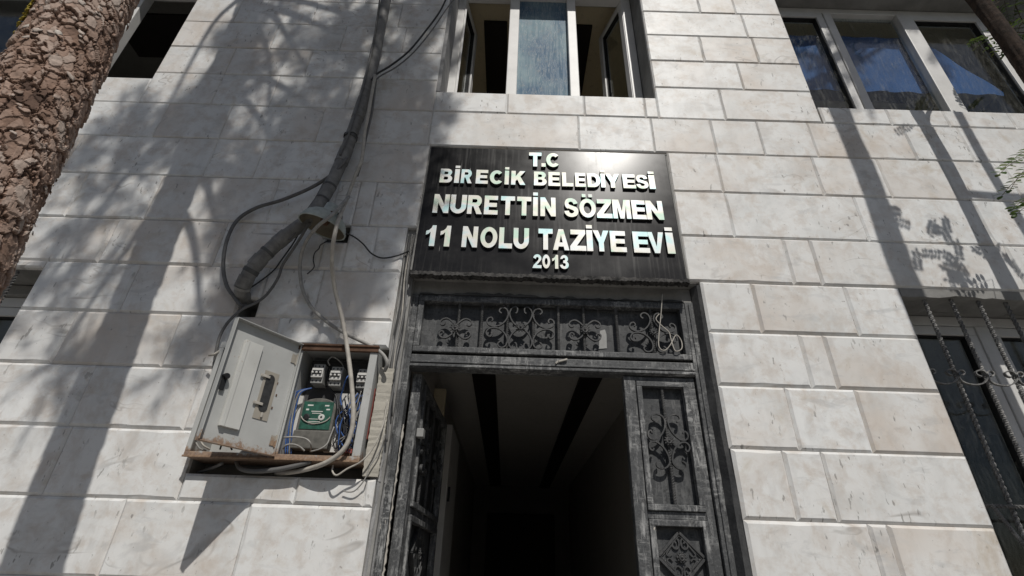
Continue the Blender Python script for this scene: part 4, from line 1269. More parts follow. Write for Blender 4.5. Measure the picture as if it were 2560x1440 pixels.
hc = (0.2586, 2.0899)
c = H0 + U * hc[0] + Vector((0, 0, hc[1]))
m = MB(); m.lathe([(.011, 0), (.011, .016), (.009, .020), (.0002, .020)], c, N, 18)
dbox(m, hc[0] - .006, hc[0] + .010, .006, .010, hc[1] - .050, hc[1] + .004)
part('lock_cam', m, M['black'], bd)
c2 = c - N * .003
m = MB(); m.lathe([(.013, 0), (.013, .012), (.004, .014), (.0002, .014)], c2, -N, 14); part('lock_barrel', m, M['palegrey'], bd)
for zz in (DZ1_ - .065, DZ0_ + .055):
    m = MB(); m.tube([(HX, YB - .013, zz - .022), (HX, YB - .013, zz + .022)], .0055, 8); dbox(m, .004, .026, .001, .003, zz - .018, zz + .018)
    part('hinge', m, M['sheetrust'], bd)

# pale filler between box and door reveal, and the grey sleeve under it
m = MB(); rg = random.Random(2)
plan_prism(m, [(BX1 + .012, -.012), (-.486, .000), (-.4885, .09), (BX1 + .006, .09)], 1.815, 2.24, 40, .0015)
fo = part('wall_filler', m, M['foam'], MBX, label='yellowed filler between box and door reveal')
m = MB(); m.box(BX1 + .005, BX1 + .007, -.012, .05, 1.95, 2.15)
part('red_strip', m, M['red'], MBX)

# ------------------------------------------------------------------ conduit
def tube_thing(name, label, cat, pts, r, mat, per=6, seg=10, group=None, radii=None):
    cv = catmull(pts, per)
    o0 = tuple(cv[-1])
    m = MB(); m.tube(cv, r, seg)
    me = m.mesh(name, [M[mat]], o0)
    me.polygons.foreach_set('use_smooth', [True] * len(me.polygons))
    o = link(name, me, None, o0)
    return tag(o, label, cat, group)

CP = [(-0.9199, -0.042, 5.2686), (-0.8958, -0.042, 4.7444), (-0.8732, -0.045, 4.137), (-0.872, -0.048, 3.8211), (-0.8832, -0.05, 3.5911), (-0.897, -0.055, 3.3591), (-0.9267, -0.07, 3.1115), (-0.9712, -0.085, 2.9351), (-1.0622, -0.09, 2.8074), (-1.1395, -0.085, 2.6849), (-1.1832, -0.06, 2.5952), (-1.2004, -0.02, 2.5565), (-1.1983, 0.05, 2.5602)]
cv = catmull(CP, 7)
CD = thing('conduit_pipe', 'thick grey conduit running down the marble wall into a hole above the meter box', 'conduit', tuple(cv[-1]))
m = MB(); m.tube(cv, .031, 16, True, None, .03, random.Random(8))
part('pipe', m, M['conduit'], CD, smooth=True, recalc=False)
def band(i, mat, extra=.004, ln=.03):
    p = Vector(cv[i]); d = (Vector(cv[min(i + 1, len(cv) - 1)]) - Vector(cv[i - 1])).normalized()
    m = MB(); m.tube([p - d * ln / 2, p - d * ln / 6, p + d * ln / 6, p + d * ln / 2], .031 + extra, 16)
    return m
for i, mt, ex, ln in ((24, 'conduit', .0025, .16), (31, 'tape', .0035, .02), (35, 'conduit', .003, .10), (41, 'tape', .002, .012), (44, 'tape', .002, .010), (56, 'conduit', .003, .06), (60, 'tape', .0022, .014), (63, 'conduit', .0035, .05), (66, 'tape', .003, .02), (70, 'conduit', .003, .05), (73, 'wiregrey', .004, .012)):
    part('wrapping', band(i, mt, ex, ln), M[mt], CD, smooth=False)
m = MB(); m.tube([(Vector(cv[31]) + Vector((.036 * math.cos(a_), -.036 * abs(math.sin(a_)) , .012 * math.sin(2 * a_)))) for a_ in [k * .5 for k in range(9)]], .0025, 5)
part('tie_wire', m, M['cabledark'], CD, recalc=False)

# ------------------------------------------------------------------ old bell lamp
LC = Vector((-0.8789, -0.125, 2.8604))
AX = Vector((.26, -.10, .96)).normalized()
LP = thing('wall_lamp', 'old weathered metal bell lamp fixed to the wall left of the sign', 'lamp', tuple(LC))
m = MB(); m.smooth = True
m.lathe([(.106, -.004), (.106, .002), (.103, .018), (.093, .038), (.074, .056), (.048, .070), (.034, .080), (.030, .115), (.0005, .118)], LC, AX, 32)
part('shade', m, M['lampout'], LP)
m = MB(); m.smooth = True
m.lathe([(.105, -.0045), (.100, .015), (.090, .034), (.071, .052), (.045, .065), (.0005, .067)], LC, AX, 32)
part('lining', m, M['lampin'], LP)
m = MB(); m.lathe([(.110, -.006), (.110, .001), (.1045, .001), (.1045, -.006), (.110, -.006)], LC, AX, 32); part('rim', m, M['lampout'], LP)
m = MB(); m.lathe([(.020, .058), (.022, .030), (.016, .012), (.0004, .010)], LC, AX, 16); part('socket', m, M['rust'], LP, smooth=True)
m = MB(); m.tube([LC + AX * .09, LC + AX * .10 + Vector((.02, .06, .0)), (-.855, .01, 2.905), (-.855, .10, 2.90)], .013, 10); part('bracket', m, M['cabledark'], LP, recalc=False)
m = MB(); m.lathe([(.008, 0), (.008, .004), (.0003, .005)], LC + AX * .03 + Vector((.05, -.065, -.002)), (0, -1, -.4), 10); part('screw', m, M['rust'], LP)

# ------------------------------------------------------------------ cables on the wall
tube_thing('cable', 'dark grey cable looping left from the conduit down to its wall hole', 'cable', [(-0.8622, -0.09, 3.3129), (-0.913, -0.08, 3.2214), (-1.0163, -0.05, 3.1506), (-1.1548, -0.03, 3.0807), (-1.2708, -0.025, 3.0305), (-1.3406, -0.025, 2.9501), (-1.3488, -0.03, 2.8229), (-1.3228, -0.03, 2.6917), (-1.2783, -0.03, 2.5948), (-1.2267, -0.03, 2.536), (-1.1864, -0.02, 2.4972), (-1.2002, 0.05, 2.5478)], .0085, 'cablegrey')
tube_thing('cable', 'thick whitish cable hanging straight down across the open meter box', 'cable', [(-0.8246, -0.09, 3.9448), (-0.8143, -0.09, 3.7093), (-0.8057, -0.09, 3.4979), (-0.7923, -0.08, 3.3254), (-0.8089, -0.07, 3.2138), (-0.8219, -0.07, 3.0733), (-0.7645, -0.24, 2.7814), (-0.7708, -0.2, 2.6549), (-0.7639, -0.12, 2.5558), (-0.7135, -0.09, 2.4212), (-0.6682, -0.085, 2.2902), (-0.6253, -0.09, 2.1549), (-0.5943, -0.09, 2.0297), (-0.5896, -0.085, 1.9488), (-0.6115, -0.08, 1.887), (-0.6773, -0.06, 1.8436), (-0.7786, -0.02, 1.8223), (-0.8789, 0.03, 1.8191)], .0088, 'cablewhite', 7)
tube_thing('cable', 'grey cable sagging past the lamp to the right side of the meter box', 'cable', [(-0.8113, -0.08, 3.0728), (-0.7945, -0.24, 2.8444), (-0.8525, -0.23, 2.7791), (-0.9333, -0.13, 2.7582), (-0.9646, -0.06, 2.6968), (-0.9336, -0.04, 2.5814), (-0.8747, -0.03, 2.4935), (-0.7891, -0.025, 2.4259), (-0.6917, -0.03, 2.371), (-0.5958, -0.045, 2.324), (-0.5339, -0.05, 2.285), (-0.5064, -0.05, 2.2442), (-0.5177, -0.03, 2.2171)], .0078, 'wiregrey')
tube_thing('cable', 'thin black wire from the lamp to the channel beside the sign', 'cable', [(-0.802, -0.05, 2.8821), (-0.7627, -0.03, 2.875), (-0.7161, -0.02, 2.8426), (-0.6718, -0.015, 2.7959), (-0.6186, -0.012, 2.7732), (-0.5555, -0.012, 2.7867), (-0.5015, -0.005, 2.8203)], .0036, 'cabledark')
tube_thing('cable', 'dark cable leaving the conduit foot and dropping behind the meter box door', 'cable', [(-0.9428, -0.12, 2.8865), (-0.9917, -0.09, 2.7793), (-1.0448, -0.05, 2.7002), (-1.0546, -0.04, 2.6323), (-1.0861, -0.03, 2.5552), (-1.1228, -0.03, 2.51), (-1.1696, -0.03, 2.4789), (-1.2099, -0.03, 2.4236), (-1.2254, -0.035, 2.3553), (-1.2178, -0.04, 2.2811), (-1.2127, -0.02, 2.1934)], .0062, 'cablegrey')
tube_thing('cable', 'thin dark wire crossing below the conduit bend', 'cable', [(-0.9813, -0.1, 2.8887), (-1.0254, -0.05, 2.8213), (-1.0702, -0.025, 2.7412), (-1.0942, -0.02, 2.6851), (-1.134, -0.02, 2.6309), (-1.1739, -0.03, 2.5783)], .0034, 'cabledark')
tube_thing('cable', 'upper dark wire stretched from the conduit to the middle window', 'cable', [(-0.838, -0.085, 3.9099), (-0.8216, -0.08, 3.9683), (-0.7593, -0.06, 4.0748), (-0.6774, -0.05, 4.2206), (-0.6065, -0.04, 4.4246), (-0.5356, -0.035, 4.6515), (-0.5, -0.03, 4.8746)], .0058, 'cabledark')
tube_thing('cable', 'lower grey wire stretched from the conduit to the middle window', 'cable', [(-0.8253, -0.085, 3.8602), (-0.8042, -0.08, 3.945), (-0.7289, -0.06, 4.0584), (-0.6455, -0.05, 4.2146), (-0.5642, -0.04, 4.4467), (-0.4927, -0.035, 4.6881), (-0.4257, -0.03, 4.8783)], .0042, 'cablegrey')
tube_thing('cable', 'grey cable running close along the right edge of the conduit', 'cable', [(-0.8221, -0.075, 3.937), (-0.7994, -0.075, 3.6648), (-0.7983, -0.075, 3.4705), (-0.7982, -0.06, 3.3308), (-0.8094, -0.045, 3.2364)], .0062, 'cablegrey')
tube_thing('cable', 'dark cable running along the left edge of the lower conduit', 'cable', [(-0.9199, -0.07, 3.2409), (-0.9482, -0.075, 3.1648), (-0.964, -0.085, 3.0551), (-0.9899, -0.095, 2.9501), (-0.9997, -0.1, 2.8652), (-1.0251, -0.1, 2.7974)], .0055, 'cablegrey')
tube_thing('cable', 'fat grey cable loop hanging in the gap under the meter box', 'cable', [(-1.04, 0.03, 1.8606), (-1.005, 0.0, 1.8299), (-0.9399, -0.03, 1.8153), (-0.8522, -0.04, 1.822), (-0.7807, -0.045, 1.8375), (-0.7284, -0.045, 1.8533)], .0085, 'cablegrey')
tube_thing('cable', 'thin pale wire looped below the lower right corner of the meter box', 'cable', [(-0.4907, -0.02, 2.1014), (-0.4893, -0.03, 2.0037), (-0.5071, -0.045, 1.9168), (-0.5397, -0.055, 1.8603), (-0.5885, -0.055, 1.8306), (-0.6217, -0.055, 1.8073), (-0.6421, -0.05, 1.8214), (-0.6468, -0.04, 1.8441)], .0032, 'cablewhite')
tube_thing('cable', 'thin wire dangling onto the marble below the meter box', 'cable', [(-0.4809, -0.015, 1.9695), (-0.4904, -0.02, 1.9008), (-0.5138, -0.03, 1.8475), (-0.525, -0.03, 1.8007), (-0.5596, -0.02, 1.7599), (-0.6002, -0.015, 1.7593)], .0024, 'wiregrey')
tube_thing('cable', 'short grey cable stub in the niche left under the meter box', 'cable', [(-1.065, -0.02, 1.8415), (-1.1201, 0.02, 1.8298), (-1.1833, 0.06, 1.8203), (-1.2217, 0.09, 1.8184)], .006, 'cablegrey')
tube_thing('cable', 'frayed thin wire hanging below the lamp hole', 'cable', [(-0.9019, 0.02, 2.8818), (-0.9128, -0.02, 2.8306), (-0.9172, -0.02, 2.8079), (-0.9317, -0.018, 2.7863), (-0.9312, -0.016, 2.7479), (-0.9193, -0.015, 2.7098), (-0.9433, -0.012, 2.6744)], .0026, 'cabledark')
tube_thing('cable', 'thin pale wire hanging in loops over the right end of the transom', 'cable', [(0.6736, 0.02, 2.6474), (0.6582, 0.035, 2.5424), (0.6398, 0.04, 2.4461), (0.6355, 0.04, 2.3928), (0.6581, 0.04, 2.3787), (0.6857, 0.04, 2.4059), (0.7161, 0.04, 2.4527), (0.7354, 0.04, 2.4266), (0.732, 0.04, 2.3887), (0.703, 0.04, 2.3784), (0.692, 0.04, 2.4288), (0.6862, 0.04, 2.4671), (0.6595, 0.04, 2.4954), (0.6365, 0.04, 2.5282), (0.6538, 0.04, 2.5548)], .0024, 'cablewhite')
rg = random.Random(17)
descr = ['topmost', 'leftmost', 'palest', 'longest', 'darkest', 'thickest', 'rightmost', 'shortest']
for k in range(7):
    o_ = (k - 3) * 4.2
    mt = ['wiregrey', 'cabledark', 'cablegrey', 'cablewhite', 'wiregrey', 'cablegrey', 'cabledark'][k]
    base = [(1028, 590), (1020, 640), (1012, 700), (1004, 760), (996, 820), (984, 890), (974, 960), (966, 1040), (958, 1100)]
    pts = []
    TABLE = [(-0.5019, 0.012, 2.9197), (-0.5022, 0.012, 2.8045), (-0.4997, 0.012, 2.6733), (-0.4973, 0.012, 2.5491), (-0.4951, 0.012, 2.4312), (-0.4971, 0.012, 2.301), (-0.4941, 0.012, 2.1784), (-0.4888, 0.012, 2.0465), (-0.4858, 0.012, 1.9453)]
    for j in range(len(TABLE)):
        x, y, z = TABLE[j]
        pts.append((x + (k - 3) * .0055 + rg.uniform(-.005, .005), y - .006 + rg.uniform(-.006, .004), z + rg.uniform(-.01, .01)))
    pts = pts[(0 if k % 2 == 0 else 1):(9 if k % 3 else 8)]
    tube_thing('cable', 'loose wire in the bundle down the channel left of the door', 'cable', pts, [.0032, .004, .003, .0036, .0026, .0042, .003][k], mt, 5, 6, 'wire bundle left of the door')
for k, (a_, b_) in enumerate((((1026, 600), (1032, 650)), ((1036, 585), (1030, 640)))):
    pass

tube_thing('cable', 'grey cable running close along the left edge of the upper conduit', 'cable', [(-0.9348, -0.06, 4.8011), (-0.8941, -0.075, 4.3192), (-0.8774, -0.085, 3.9421), (-0.8775, -0.09, 3.6752), (-0.8835, -0.095, 3.4748), (-0.8996, -0.095, 3.3255)], .0048, 'cablegrey')
# junction lump and clamps behind the open door on the left of the box
tube_thing('cable', 'pale cable tie end poking out left of the meter box door', 'cable', [(-1.2335, -0.05, 2.2536), (-1.209, -0.06, 2.2538), (-1.1986, -0.05, 2.2723), (-1.1945, -0.03, 2.2915)], .005, 'cablewhite')

# ------------------------------------------------------------------ window grilles
GY = .030
GR = thing('window_grille', 'twisted iron bars with scrolls over the ground floor window on the right', 'window grille', (1.9, GY, 1.32))
bx = [1.8743, 1.995, 2.1261, 2.244]
sp = (bx[3] - bx[0]) / 3
xsb = [bx[0] + sp * k for k in range(12)]
for x in xsb:
    if x > 3.36: break
    m = MB(); m.twist((x, GY, 1.31), (x, GY, 2.676), .0092, 16)
    part('bar', m, M['grille'], GR)
gz = 2.287
SC = [(1.8638, 2.2984), (1.849, 2.3054), (1.8494, 2.3188), (1.8713, 2.3268), (1.8862, 2.3169), (1.8864, 2.2933), (1.8573, 2.2681), (1.8157, 2.2613), (1.7795, 2.2732), (1.7726, 2.3043), (1.7828, 2.3213), (1.7983, 2.3226), (1.8021, 2.3109), (1.7886, 2.3009)]
scx = (SC[5][0] + SC[9][0]) / 2
for k in range(11):
    xm = xsb[0] - sp / 2 + k * sp
    if xm > 3.30: break
    m = MB(); m.ribbon(catmull2([(xm + (x - scx) * (sp / abs(SC[5][0] - SC[9][0])) * .98, z) for x, z in SC], 5), .0045, GY - .014, GY - .002)
    part('scroll', m, M['grille'], GR)
hz = 1.7886
m = MB(); m.twist((1.757, GY - .010, hz), (3.40, GY - .010, hz), .0078, 26); part('cross_bar', m, M['grille'], GR)
d0, d1 = (1.7813, 0.02, 1.7927), (1.8445, 0.02, 1.6491)
dd = ((d1[0] - d0[0]), (d1[2] - d0[2]))
m = MB(); m.twist((d0[0], GY - .024, d0[2]), (d0[0] + dd[0] * 2.2, GY - .024, d0[2] + dd[1] * 2.2), .0078, 12); part('brace', m, M['grille'], GR)

GL = thing('window_grille', 'twisted iron bars over the ground floor window at far left', 'window grille', (-2.6, GY, 1.32))
x = -2.2936
while x > -4.3:
    m = MB(); m.twist((x, GY, 1.31), (x, GY, 2.664), .0085, 22); part('bar', m, M['grille'], GL); x -= .13

# ------------------------------------------------------------------ pine at the left: trunk close to the camera, crown overhead
PX, PY = -1.36, -1.030
def pine_axis(z):
    zf, z = z, 1.5 + (z - 1.5) / 1.0755
    x_ = -1.197 - .068 * (z - 2.1) if z < 2.55 else -1.2276 - .10 * (z - 2.55) if z < 3.0 else -1.2726 - .045 * (z - 3.0)
    return Vector((x_ * 1.0755 + .012, PY - .02 * (z - 2.5) + .01 * math.sin(z * 1.7), zf))
def pine_r(z): return max(.03, .107 - .0062 * (z - 1.0))
PT = thing('pine_tree', 'scaly barked pine trunk standing close by at the left edge', 'tree', (PX + .11, PY + .05, 0.0))
rg = random.Random(101)
m = MB(); m.smooth = True
nz, ns = 190, 56
for i in range(nz + 1):
    z = .08 + (8.4 - .08) * (i / nz)
    c = pine_axis(z); r0 = pine_r(z) + (.05 * math.exp(-z * 5) if z < 1 else 0)
    for k in range(ns):
        th = 2 * math.pi * k / ns
        p = Vector((math.cos(th), math.sin(th), z * .55)) * 1.0
        n1 = noise.noise(Vector((p.x * 2.2, p.y * 2.2, z * 5.0))) * .007 + noise.noise(Vector((p.x * 7, p.y * 7, z * 14.0))) * .005
        r_ = r0 + n1 - .006
        m.v.append((c.x + math.cos(th) * r_, c.y + math.sin(th) * r_, z)); m.tint.append(0)
for i in range(nz):
    for k in range(ns):
        m.f.append((i * ns + k, i * ns + (k + 1) % ns, (i + 1) * ns + (k + 1) % ns, (i + 1) * ns + k)); m.mi.append(0); m.sm.append(True)
trunk = part('trunk', m, M['barkdeep'], PT, recalc=False)

def flake(m, z, th, a, b, lift, tilt, rng, thick):
    """one irregular bark plate hugging the trunk, its lower rim standing proud"""
    n = rng.randint(9, 13)
    c = pine_axis(z); r0 = pine_r(z)
    pts = []
    ph = rng.random() * 6.28
    for k in range(n):
        t = 2 * math.pi * k / n + ph * .1
        q = 1 + rng.uniform(-.34, .28)
        pts.append((a * q * math.cos(t), b * q * math.sin(t)))
    sk = rng.uniform(-.4, .4)
    def place(u, v, h):
        rr = r0 + h
        aa = th + (u + v * sk) / r0
        zz = z + v
        cc = pine_axis(zz)
        return (cc.x + math.cos(aa) * rr, cc.y + math.sin(aa) * rr, zz)
    def hh(u, v): return lift - tilt * v / b + rng.uniform(-.0012, .0012)
    outer = [(u, v, hh(u, v)) for u, v in pts]
    top = [place(u, v, h) for u, v, h in outer]
    inn = [place(u * .62, v * .62, (lift - tilt * v * .62 / b) + thick * .45 + rng.uniform(-.0007, .0012)) for u, v in pts]
    bot = [place(u * 1.0, v * 1.0, h - thick) for u, v, h in outer]
    cen = [place(0, 0, lift + thick * .55)]
    fs = []
    for k in range(n):
        k2 = (k + 1) % n
        fs += [(k, k2, n + k2, n + k), (n + k, n + k2, 3 * n), (2 * n + k, 2 * n + k2, k2, k)]
    fs.append(tuple(2 * n + k for k in range(n))[::-1])
    m.add(top + inn + bot + cen, fs)

# plated surface of the stretch near the camera: interlocking plates with dark cracks between
def smooth01(x): x = min(1.0, max(0.0, x)); return x * x * (3 - 2 * x)
Z0P, Z1P = 1.75, 3.62
ns2, nz2 = 270, 760
m = MB(); vv = m.v; tt = m.tint
for i in range(nz2 + 1):
    z = Z0P + (Z1P - Z0P) * i / nz2
    c = pine_axis(z); r0 = pine_r(z)
    for k in range(ns2):
        th = 2 * math.pi * k / ns2; cth, sth = math.cos(th), math.sin(th)
        p = Vector((cth * 2.1, sth * 2.1, z * 12.5))
        wv = noise.noise_vector(p * 1.3) * .40 + noise.noise_vector(p * 4.0) * .20 + noise.noise_vector(p * 11.0) * .07
        ds, ps = noise.voronoi(p + wv)
        gap = ds[1] - ds[0]; cp = ps[0]
        hsh = (math.sin(cp.x * 12.9898 + cp.y * 78.233 + cp.z * 37.719) * 43758.5453) % 1.0
        up = (p.z + wv.z - cp.z)                      # plates lift at their lower rim
        p2 = p * 2.3 + Vector((9.1, 3.3, 1.7)); w2 = noise.noise_vector(p2) * .4
        d2, q2 = noise.voronoi(p2 + w2)
        h2 = (math.sin(q2[0].x * 21.7 + q2[0].y * 9.3 + q2[0].z * 51.1) * 4375.85) % 1.0
        h = smooth01(gap / .10) * (.0040 + .0065 * hsh - .0040 * up) + smooth01((d2[1] - d2[0]) / .06) * (.0004 + .0030 * h2 - .0022 * (p2.z + w2.z - q2[0].z))
        h += noise.noise(p * 9.0) * .0006 + noise.noise(p * 3.0) * .0012
        r_ = r0 - .004 + h
        vv.append((c.x + cth * r_, c.y + sth * r_, z))
        tt.append(min(1.0, max(0.0, smooth01(gap / .09) * (.10 + .30 * hsh + .34 * h2 * (.4 + .6 * smooth01((d2[1] - d2[0]) / .06)) + .30 * noise.noise(Vector((cth * 1.3, sth * 1.3, z * 5)))))))
for i in range(nz2):
    for k in range(ns2):
        k2 = (k + 1) % ns2
        m.f.append((i * ns2 + k, i * ns2 + k2, (i + 1) * ns2 + k2, (i + 1) * ns2 + k))
m.mi = [0] * len(m.f); m.sm = [False] * len(m.f)
part('bark', m, M['bark'], PT, tint=True, recalc=False)
m = MB(); m.smooth = True
for k in range(900):
    z = rg.uniform(1.8, 3.58); th = rg.uniform(-math.pi, math.pi)
    if noise.noise(Vector((math.cos(th) * 1.9, math.sin(th) * 1.9, z * 6.0))) < .02: continue
    a = rg.uniform(.003, .010); m.t = min(1, max(0, rg.gauss(.6, .16)))
    flake(m, z, th, a, a * rg.uniform(.6, 1.2), .006 + rg.uniform(-.001, .003), rg.uniform(.0004, .002), rg, rg.uniform(.0006, .0012))
# coarser plates up and down the rest of the trunk
for (za, zb, cnt) in ((.1, 1.76, 600), (3.60, 7.8, 900)):
    for k in range(cnt):
        z = rg.uniform(za, zb); a = rg.uniform(.015, .03)
        m.t = min(1, max(0, rg.gauss(.42, .2)))
        flake(m, z, rg.uniform(-math.pi, math.pi), a, a * rg.uniform(1, 1.7), rg.uniform(0, .004), rg.uniform(.001, .005), rg, .003)
part('bark_flakes', m, M['bark'], PT, tint=True, recalc=True, kind='stuff')
m = MB()
for k in range(60):
    flake(m, rg.gauss(2.86, .05), rg.gauss(-2.35, .10), rg.uniform(.002, .006), rg.uniform(.002, .006), .010 + rg.uniform(0, .003), .001, rg, .002)
part('lichen', m, M['lichen'], PT, kind='stuff')

# crown: limbs, twigs and needle tufts high above; where its shade falls on the facade shows where it stands
def tuft(m, p, d, rng, n=34, ln=.105, w=.0030):
    d = d.normalized(); a = d.orthogonal().normalized(); b = d.cross(a)
    for k in range(n):
        t = rng.uniform(-.05, .09); th = rng.uniform(0, 6.283); sp = rng.uniform(.5, 1.25)
        q = (d * math.cos(sp) + (a * math.cos(th) + b * math.sin(th)) * math.sin(sp)).normalized()
        s = q.cross(d).normalized() if q.cross(d).length > 1e-4 else a
        o = p + d * t; L = ln * rng.uniform(.75, 1.15)
        m.add([o - s * w, o + s * w, o + q * L], [(0, 1, 2)])
SHADE = [  # centre x, z on the facade; half widths; number of tufts; how far up the sun's path
    (-.98, 3.02, .42, .40, 760, (2.9, 4.2)),
    (-.90, 3.55, .40, .22, 330, (3.2, 5.0)),
    (-.62, 3.25, .15, .42, 190, (3.0, 4.0)),
    (-1.30, 3.35, .26, .50, 240, (3.2, 5.0)),
    (-.95, 4.15, .52, .34, 330, (3.6, 5.6)),
    (-.85, 4.75, .52, .30, 230, (3.6, 5.6)),
    (-1.62, 4.05, .24, .75, 330, (3.4, 5.4)),
    (-1.95, 3.25, .36, .42, 200, (3.2, 5.0)),
    (-1.98, 3.72, .26, .20, 40, (3.2, 5.0)),
    (-2.10, 2.62, .26, .30, 75, (3.2, 4.8)),
    (-1.90, 2.22, .17, .17, 34, (3.0, 4.4)),
    (-1.16, 2.56, .20, .14, 110, (2.9, 4.0)),
    (-.80, 2.58, .18, .16, 110, (2.9, 4.0)),
    (-.42, 3.78, .09, .16, 22, (3.2, 4.6)),
    (-.50, 3.66, .10, .14, 20, (3.2, 4.6)),
    (-1.30, 2.28, .12, .10, 18, (2.9, 3.8)),
    (-.60, 5.6, .9, .5, 120, (3.6, 5.6)),
    (-1.9, 5.4, .7, .6, 120, (3.4, 5.6)),
]
crown = MB(); twigs = MB(); limbs = []
for (sx_, sz_, rx, rz, cnt, (t0, t1)) in SHADE:
    tm = (t0 + t1) / 2
    hub = Vector((sx_, 0, sz_)) + TO_SUN * tm
    zt = min(7.9, max(4.4, hub.z - .55))
    st = pine_axis(zt)
    mid = st.lerp(hub, .5) + Vector((rg.uniform(-.1, .1), rg.uniform(-.1, .1), .12))
    limbs.append(catmull([st, st.lerp(mid, .5) + Vector((0, 0, .06)), mid, hub], 5))
    k = 0
    while k < cnt:
        while True:
            u, v = rg.uniform(-1, 1), rg.uniform(-1, 1)
            if u * u + v * v <= 1: break
        cp = Vector((sx_ + u * rx, 0, sz_ + v * rz)) + TO_SUN * rg.uniform(t0, t1)
        q = hub.lerp(cp, .45) + Vector((rg.uniform(-.05, .05), rg.uniform(-.05, .05), rg.uniform(-.05, .05)))
        twigs.tube(catmull([hub, q, cp], 3), .005, 5, False, [.009, .008, .007, .006, .005, .004, .003])
        for j in range(rg.randint(7, 12)):
            p = cp + Vector((rg.gauss(0, .045), rg.gauss(0, .045), rg.gauss(0, .045)))
            crown.t = rg.random(); k += 1
            d = (p - cp) + (cp - hub) * .12 + Vector((0, 0, .03))
            tuft(crown, p, d if d.length > .005 else Vector((0, 0, 1)), rg, 30, .085, .0028)
part('crown', crown, M['needles'], PT, tint=True, recalc=False, kind='stuff')
for L in limbs:
    m = MB(); n = len(L); m.tube(L, .03, 8, True, [.026 - .017 * i / (n - 1) for i in range(n)])
    part('limb', m, M['barkdeep'], PT, smooth=True, recalc=False)
part('twigs', twigs, M['twig'], PT, recalc=False, kind='stuff')

# ------------------------------------------------------------------ locust trees at the right
def leaflet(m, p, d, up, ln, w, rng):
    d = d.normalized(); s = d.cross(up)
    if s.length < 1e-4: s = d.orthogonal()
    s.normalize(); nrm = s.cross(d)
    cup = nrm * w * rng.uniform(.1, .35)
    prof = ((0, .02), (.18, .62), (.45, 1.0), (.75, .8), (.94, .38), (1.0, .02))
    vs = []
    for t, q in prof:
        c = p + d * ln * t
        vs += [c - s * w * q + cup * q, c, c + s * w * q + cup * q]
    fs = []
    for i in range(len(prof) - 1):
        fs += [(3 * i, 3 * i + 1, 3 * i + 4, 3 * i + 3), (3 * i + 1, 3 * i + 2, 3 * i + 5, 3 * i + 4)]
    m.add(vs, fs)
def compound(mleaf, mtwig, p, d, rng, L=.15, pairs=7, ln=.027, w=.0068):
    d = d.normalized()
    pts = [p + d * L * t + Vector((0, 0, -.25 * L * t * t)) for t in (0, .25, .5, .75, 1)]
    mtwig.tube(pts, .0011, 4, False)
    up = Vector((rng.uniform(-.4, .4), rng.uniform(-.8, -.1), rng.uniform(.5, 1))).normalized()
    for k in range(pairs):
        t = .2 + .8 * k / (pairs - .5)
        c = p + d * L * t + Vector((0, 0, -.25 * L * t * t)); s = d.cross(up).normalized()
        mleaf.t = min(1, max(0, rng.gauss(.5, .22)))
        for sg in (1, -1):
            leaflet(mleaf, c, s * sg + d * rng.uniform(.15, .5) + Vector((0, 0, rng.uniform(-.2, .1))), up + Vector((rng.uniform(-.3, .3), rng.uniform(-.3, .3), 0)), ln * rng.uniform(.8, 1.15), w * rng.uniform(.85, 1.15), rng)
    mleaf.t = rng.random()
    leaflet(mleaf, pts[-1], pts[-1] - pts[-2], up, ln, w, rng)
def spray(mleaf, mtwig, p, d, rng, n=6, L=.30):
    d = d.normalized(); a = d.orthogonal().normalized(); b = d.cross(a)
    tw = [p, p + d * L * .5 + Vector((0, 0, .02)), p + d * L]
    mtwig.tube(tw, .0026, 5, False, [.0034, .0026, .0014])
    for k in range(n):
        t = .15 + .85 * k / max(1, n - 1); th = rng.uniform(0, 6.283)
        q = d * rng.uniform(.3, .8) + (a * math.cos(th) + b * math.sin(th)) * .9
        compound(mleaf, mtwig, tw[0].lerp(tw[2], t), q, rng, rng.uniform(.10, .16), rng.randint(5, 7))

rg = random.Random(55)
def locust(label, x, y, r_base, top, sd):
    T = thing('locust_tree', label, 'tree', (x, y, 0))
    def ax(z): return Vector((x + .010 * math.sin(z * 2.1 + sd) + .006 * math.sin(z * 5.0 + sd), y + .008 * math.sin(z * 1.4 + sd), z))
    m = MB(); nz, ns = 200, 36
    for i in range(nz + 1):
        z = .08 + top * i / nz; c = ax(z); r0 = r_base * (1.12 - .045 * z) + (.03 * math.exp(-z * 5) if z < 1 else 0)
        for k in range(ns):
            th = 2 * math.pi * k / ns
            fur = abs(noise.noise(Vector((math.cos(th) * 3.4 + sd, math.sin(th) * 3.4, z * 2.6)))) * .26 * r_base + noise.noise(Vector((math.cos(th) * 8, math.sin(th) * 8, z * 12))) * .07 * r_base
            r_ = r0 + .12 * r_base - fur
            m.v.append((c.x + math.cos(th) * r_, c.y + math.sin(th) * r_, z)); m.tint.append(0)
    for i in range(nz):
        for k in range(ns):
            m.f.append((i * ns + k, i * ns + (k + 1) % ns, (i + 1) * ns + (k + 1) % ns, (i + 1) * ns + k)); m.mi.append(0); m.sm.append(True)
    part('trunk', m, M['barkdark'], T, recalc=False)
    return T, ax
